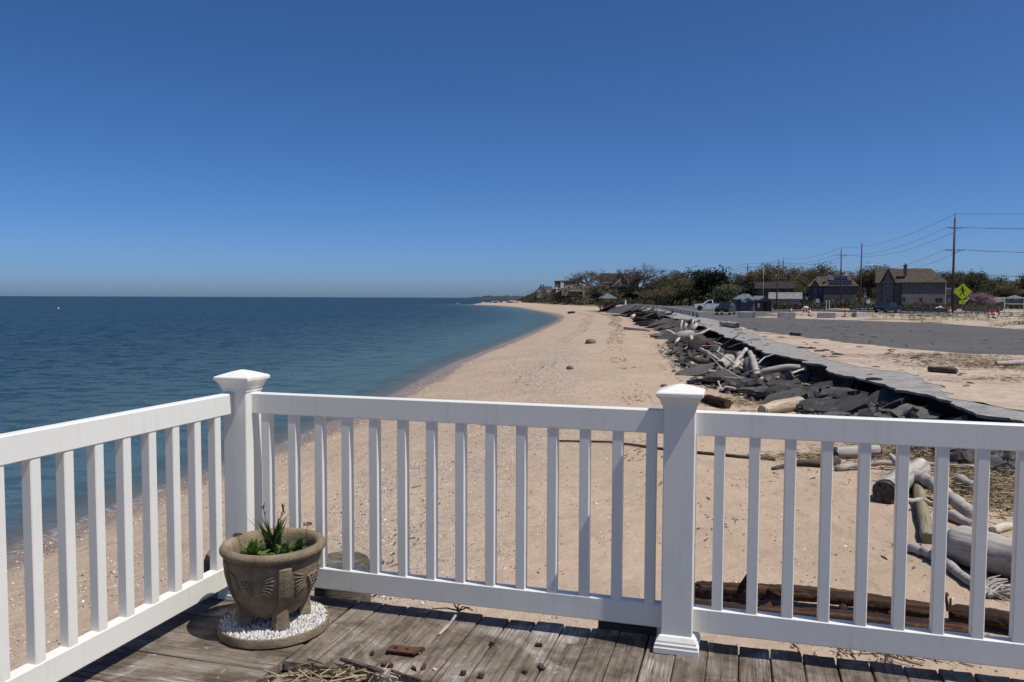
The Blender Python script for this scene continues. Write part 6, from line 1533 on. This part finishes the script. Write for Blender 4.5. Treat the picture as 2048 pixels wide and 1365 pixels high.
def person(t):
    "the driver, one continuous skinned body; left arm on the window sill"
    V = [(0, -.45, 1.0), (.0, -.45, 1.2), (-.02, -.45, 1.42), (-.02, -.45, 1.52), (0, -.45, 1.62), (.01, -.45, 1.70), (.02, .0 - .22, 1.43), (.08, -.2 + .0, 1.25), (.35, -.25, 1.28), (.02, -.66, 1.43), (.08, -.80, 1.28), (.28, -.98, 1.28), (.22, -1.02, 1.12)]
    V = [(x, -y if False else y, z) for x, y, z in V]
    E_ = [(0, 1), (1, 2), (2, 3), (3, 4), (4, 5), (2, 6), (6, 7), (7, 8), (2, 9), (9, 10), (10, 11), (11, 12)]
    me = bpy.data.meshes.new("person"); me.from_pydata(V, E_, []); 
    o = bpy.data.objects.new("person", me); COL.objects.link(o)
    sk = o.modifiers.new("skin", 'SKIN'); rad = [.15, .17, .14, .06, .095, .085, .07, .055, .04, .07, .055, .045, .035]
    for v, r in zip(me.skin_vertices[0].data, rad): v.radius = (r, r)
    me.skin_vertices[0].data[0].use_root = True
    sb = o.modifiers.new("smooth", 'SUBSURF'); sb.levels = 1; sb.render_levels = 1
    me.materials.append(M['shirt'])
    o.matrix_world = truck.matrix_world.copy()
    tag(o, "driver in pale shirt with an arm on the truck's open window", "person")
    o.location = truck.location; o.rotation_euler = truck.rotation_euler
    m = MB(); rings = []
    for i in range(1, 8):
        a = math.pi * i / 8; rings.append([(.01 + .09 * math.sin(a) * math.cos(w), -.45 + .078 * math.sin(a) * math.sin(w), 1.665 - .125 * math.cos(a)) for w in [6.283 * q / 12 for q in range(12)]])
    m.loft(rings); m.add([(.1, -.47, 1.66), (.1, -.43, 1.66), (.125, -.45, 1.64), (.1, -.45, 1.70)], [(0, 1, 2), (0, 2, 3), (1, 3, 2)]); m.build("face", M['skin'], o, smooth=True)
    m = MB(); rings = []
    for i in range(3, 8):
        a = math.pi * i / 8; rings.append([(-.012 + .1 * math.sin(a) * math.cos(w), -.45 + .088 * math.sin(a) * math.sin(w), 1.69 - .12 * math.cos(a)) for w in [6.283 * q / 12 for q in range(12)]])
    m.loft(rings); m.build("hair", M['hair'], o, smooth=True)
    return o
# nose points to -x in the world after the half turn, so the truck's left side (+y local) faces away; keep the driver on the near side
drv = person(truck)
def suv(px, py, D, rz, paint, lab, small=1.0, name="parked_car"):
    p = atd(px, py, D); t = thing(name, lab, "car", (p.x, p.y, LOT - .018), rz); hw = .92 * small
    arch = lambda cx: [(cx + .42 * math.cos(a), .36 + .44 * math.sin(a)) for a in [math.pi * k / 8 for k in range(9)]]
    prof = [(-2.2, .42), (-2.28, .7), (-2.25, 1.0), (-2.1, 1.08), (1.0, 1.08), (2.0, .98), (2.25, .82), (2.3, .5), (2.15, .34)] + arch(1.38) + [(.9, .32), (-.9, .32)] + arch(-1.38) + [(-1.9, .36)]
    m = MB(); m.extrude_y(prof[::-1], -hw, hw); m.build("body", paint, t)
    m = MB(); c = lambda x, z, w_: [(x, -w_, z), (x, w_, z)]
    roof = [(-2.1, 1.08, .86), (-1.75, 1.62, .68), (.05, 1.66, .68), (.95, 1.08, .86)]
    L = [[(x * small, -w_ * small, z), (x * small, w_ * small, z)] for x, z, w_ in roof]; vs = [q for a in L for q in a]
    m.add(vs, [(2, 3, 5, 4), (0, 2, 4, 6), (1, 7, 5, 3), (0, 1, 3, 2), (4, 5, 7, 6)]); m.build("cabin", paint, t)
    def pane(name, pts, n):
        n = Vector(n) * .012; P = [Vector(q) + n for q in pts]; MB().add(P + [q - n * 1.5 for q in P], [(0, 1, 2, 3), (7, 6, 5, 4), (0, 4, 5, 1), (1, 5, 6, 2), (2, 6, 7, 3), (3, 7, 4, 0)]).build(name, M['glass'], t)
    pane("windscreen", [(.90, -.80, 1.12), (.90, .80, 1.12), (.12, .62, 1.61), (.12, -.62, 1.61)], (.6, 0, .8)); pane("rear_window", [(-2.04, -.78, 1.15), (-2.04, .78, 1.15), (-1.78, .62, 1.57), (-1.78, -.62, 1.57)], (-1, 0, .4))
    for s in (-1, 1):
        pane("side_window", [(-.55, s * .835, 1.14), (.72, s * .835, 1.14), (.05, s * .70, 1.58), (-.55, s * .70, 1.58)], (0, s, .3)); pane("side_window", [(-1.85, s * .835, 1.14), (-.65, s * .835, 1.14), (-.65, s * .70, 1.58), (-1.68, s * .70, 1.58)], (0, s, .3))
        m = MB(); m.add([(2.26, s * .52, .80), (2.26, s * .52, .70), (2.12, s * .90, .86), (2.18, s * .90, .73), (2.1, s * .52, .83), (2.1, s * .52, .70), (1.9, s * .90, .90), (1.9, s * .90, .73)], [(0, 1, 3, 2), (4, 6, 7, 5), (0, 2, 6, 4), (1, 5, 7, 3), (0, 4, 5, 1), (2, 3, 7, 6)]); m.build("headlight", M['lamp'], t)
        MB().box(-2.27, -2.2, s * .7 - .12, s * .7 + .12, .85, 1.0).build("tail_light", M['orange'], t); MB().box(.62, .78, s * .95 - .02, s * 1.08 + .02, 1.08, 1.22).build("mirror", M['plastic_b'], t)
    MB().box(2.25, 2.31, -.5, .5, .58, .78).build("grille", M['plastic_b'], t); MB().box(2.27, 2.34, -.26, .26, .44, .54).build("number_plate", M['white'], t); MB().box(2.2, 2.33, -.85, .85, .34, .44).build("bumper", M['plastic_b'], t)
    wheels(t, (1.38, -1.38), .84, .36)
    return t
suv(1451, 631.2, 108, -2.05, M['cardark'], "dark compact car facing the viewer in front of the truck")
suv(1772, 628, 128, -2.5, M['carblue'], "dark blue car parked beyond the verge by the guard rail")
# channel markers out on the water
for px, py, D, lab in ((117, 617.0, 320, "tiny white float far out on the water at left"), ):
    p = at(px, py, 0.1); t = thing("marker_buoy", lab, "buoy", (p.x, p.y, 0)); MB().lathe([(.02, -.2), (.2, -.1), (.22, .1), (.08, .25), (.04, .4)], 12).build("float", M['white'], t)
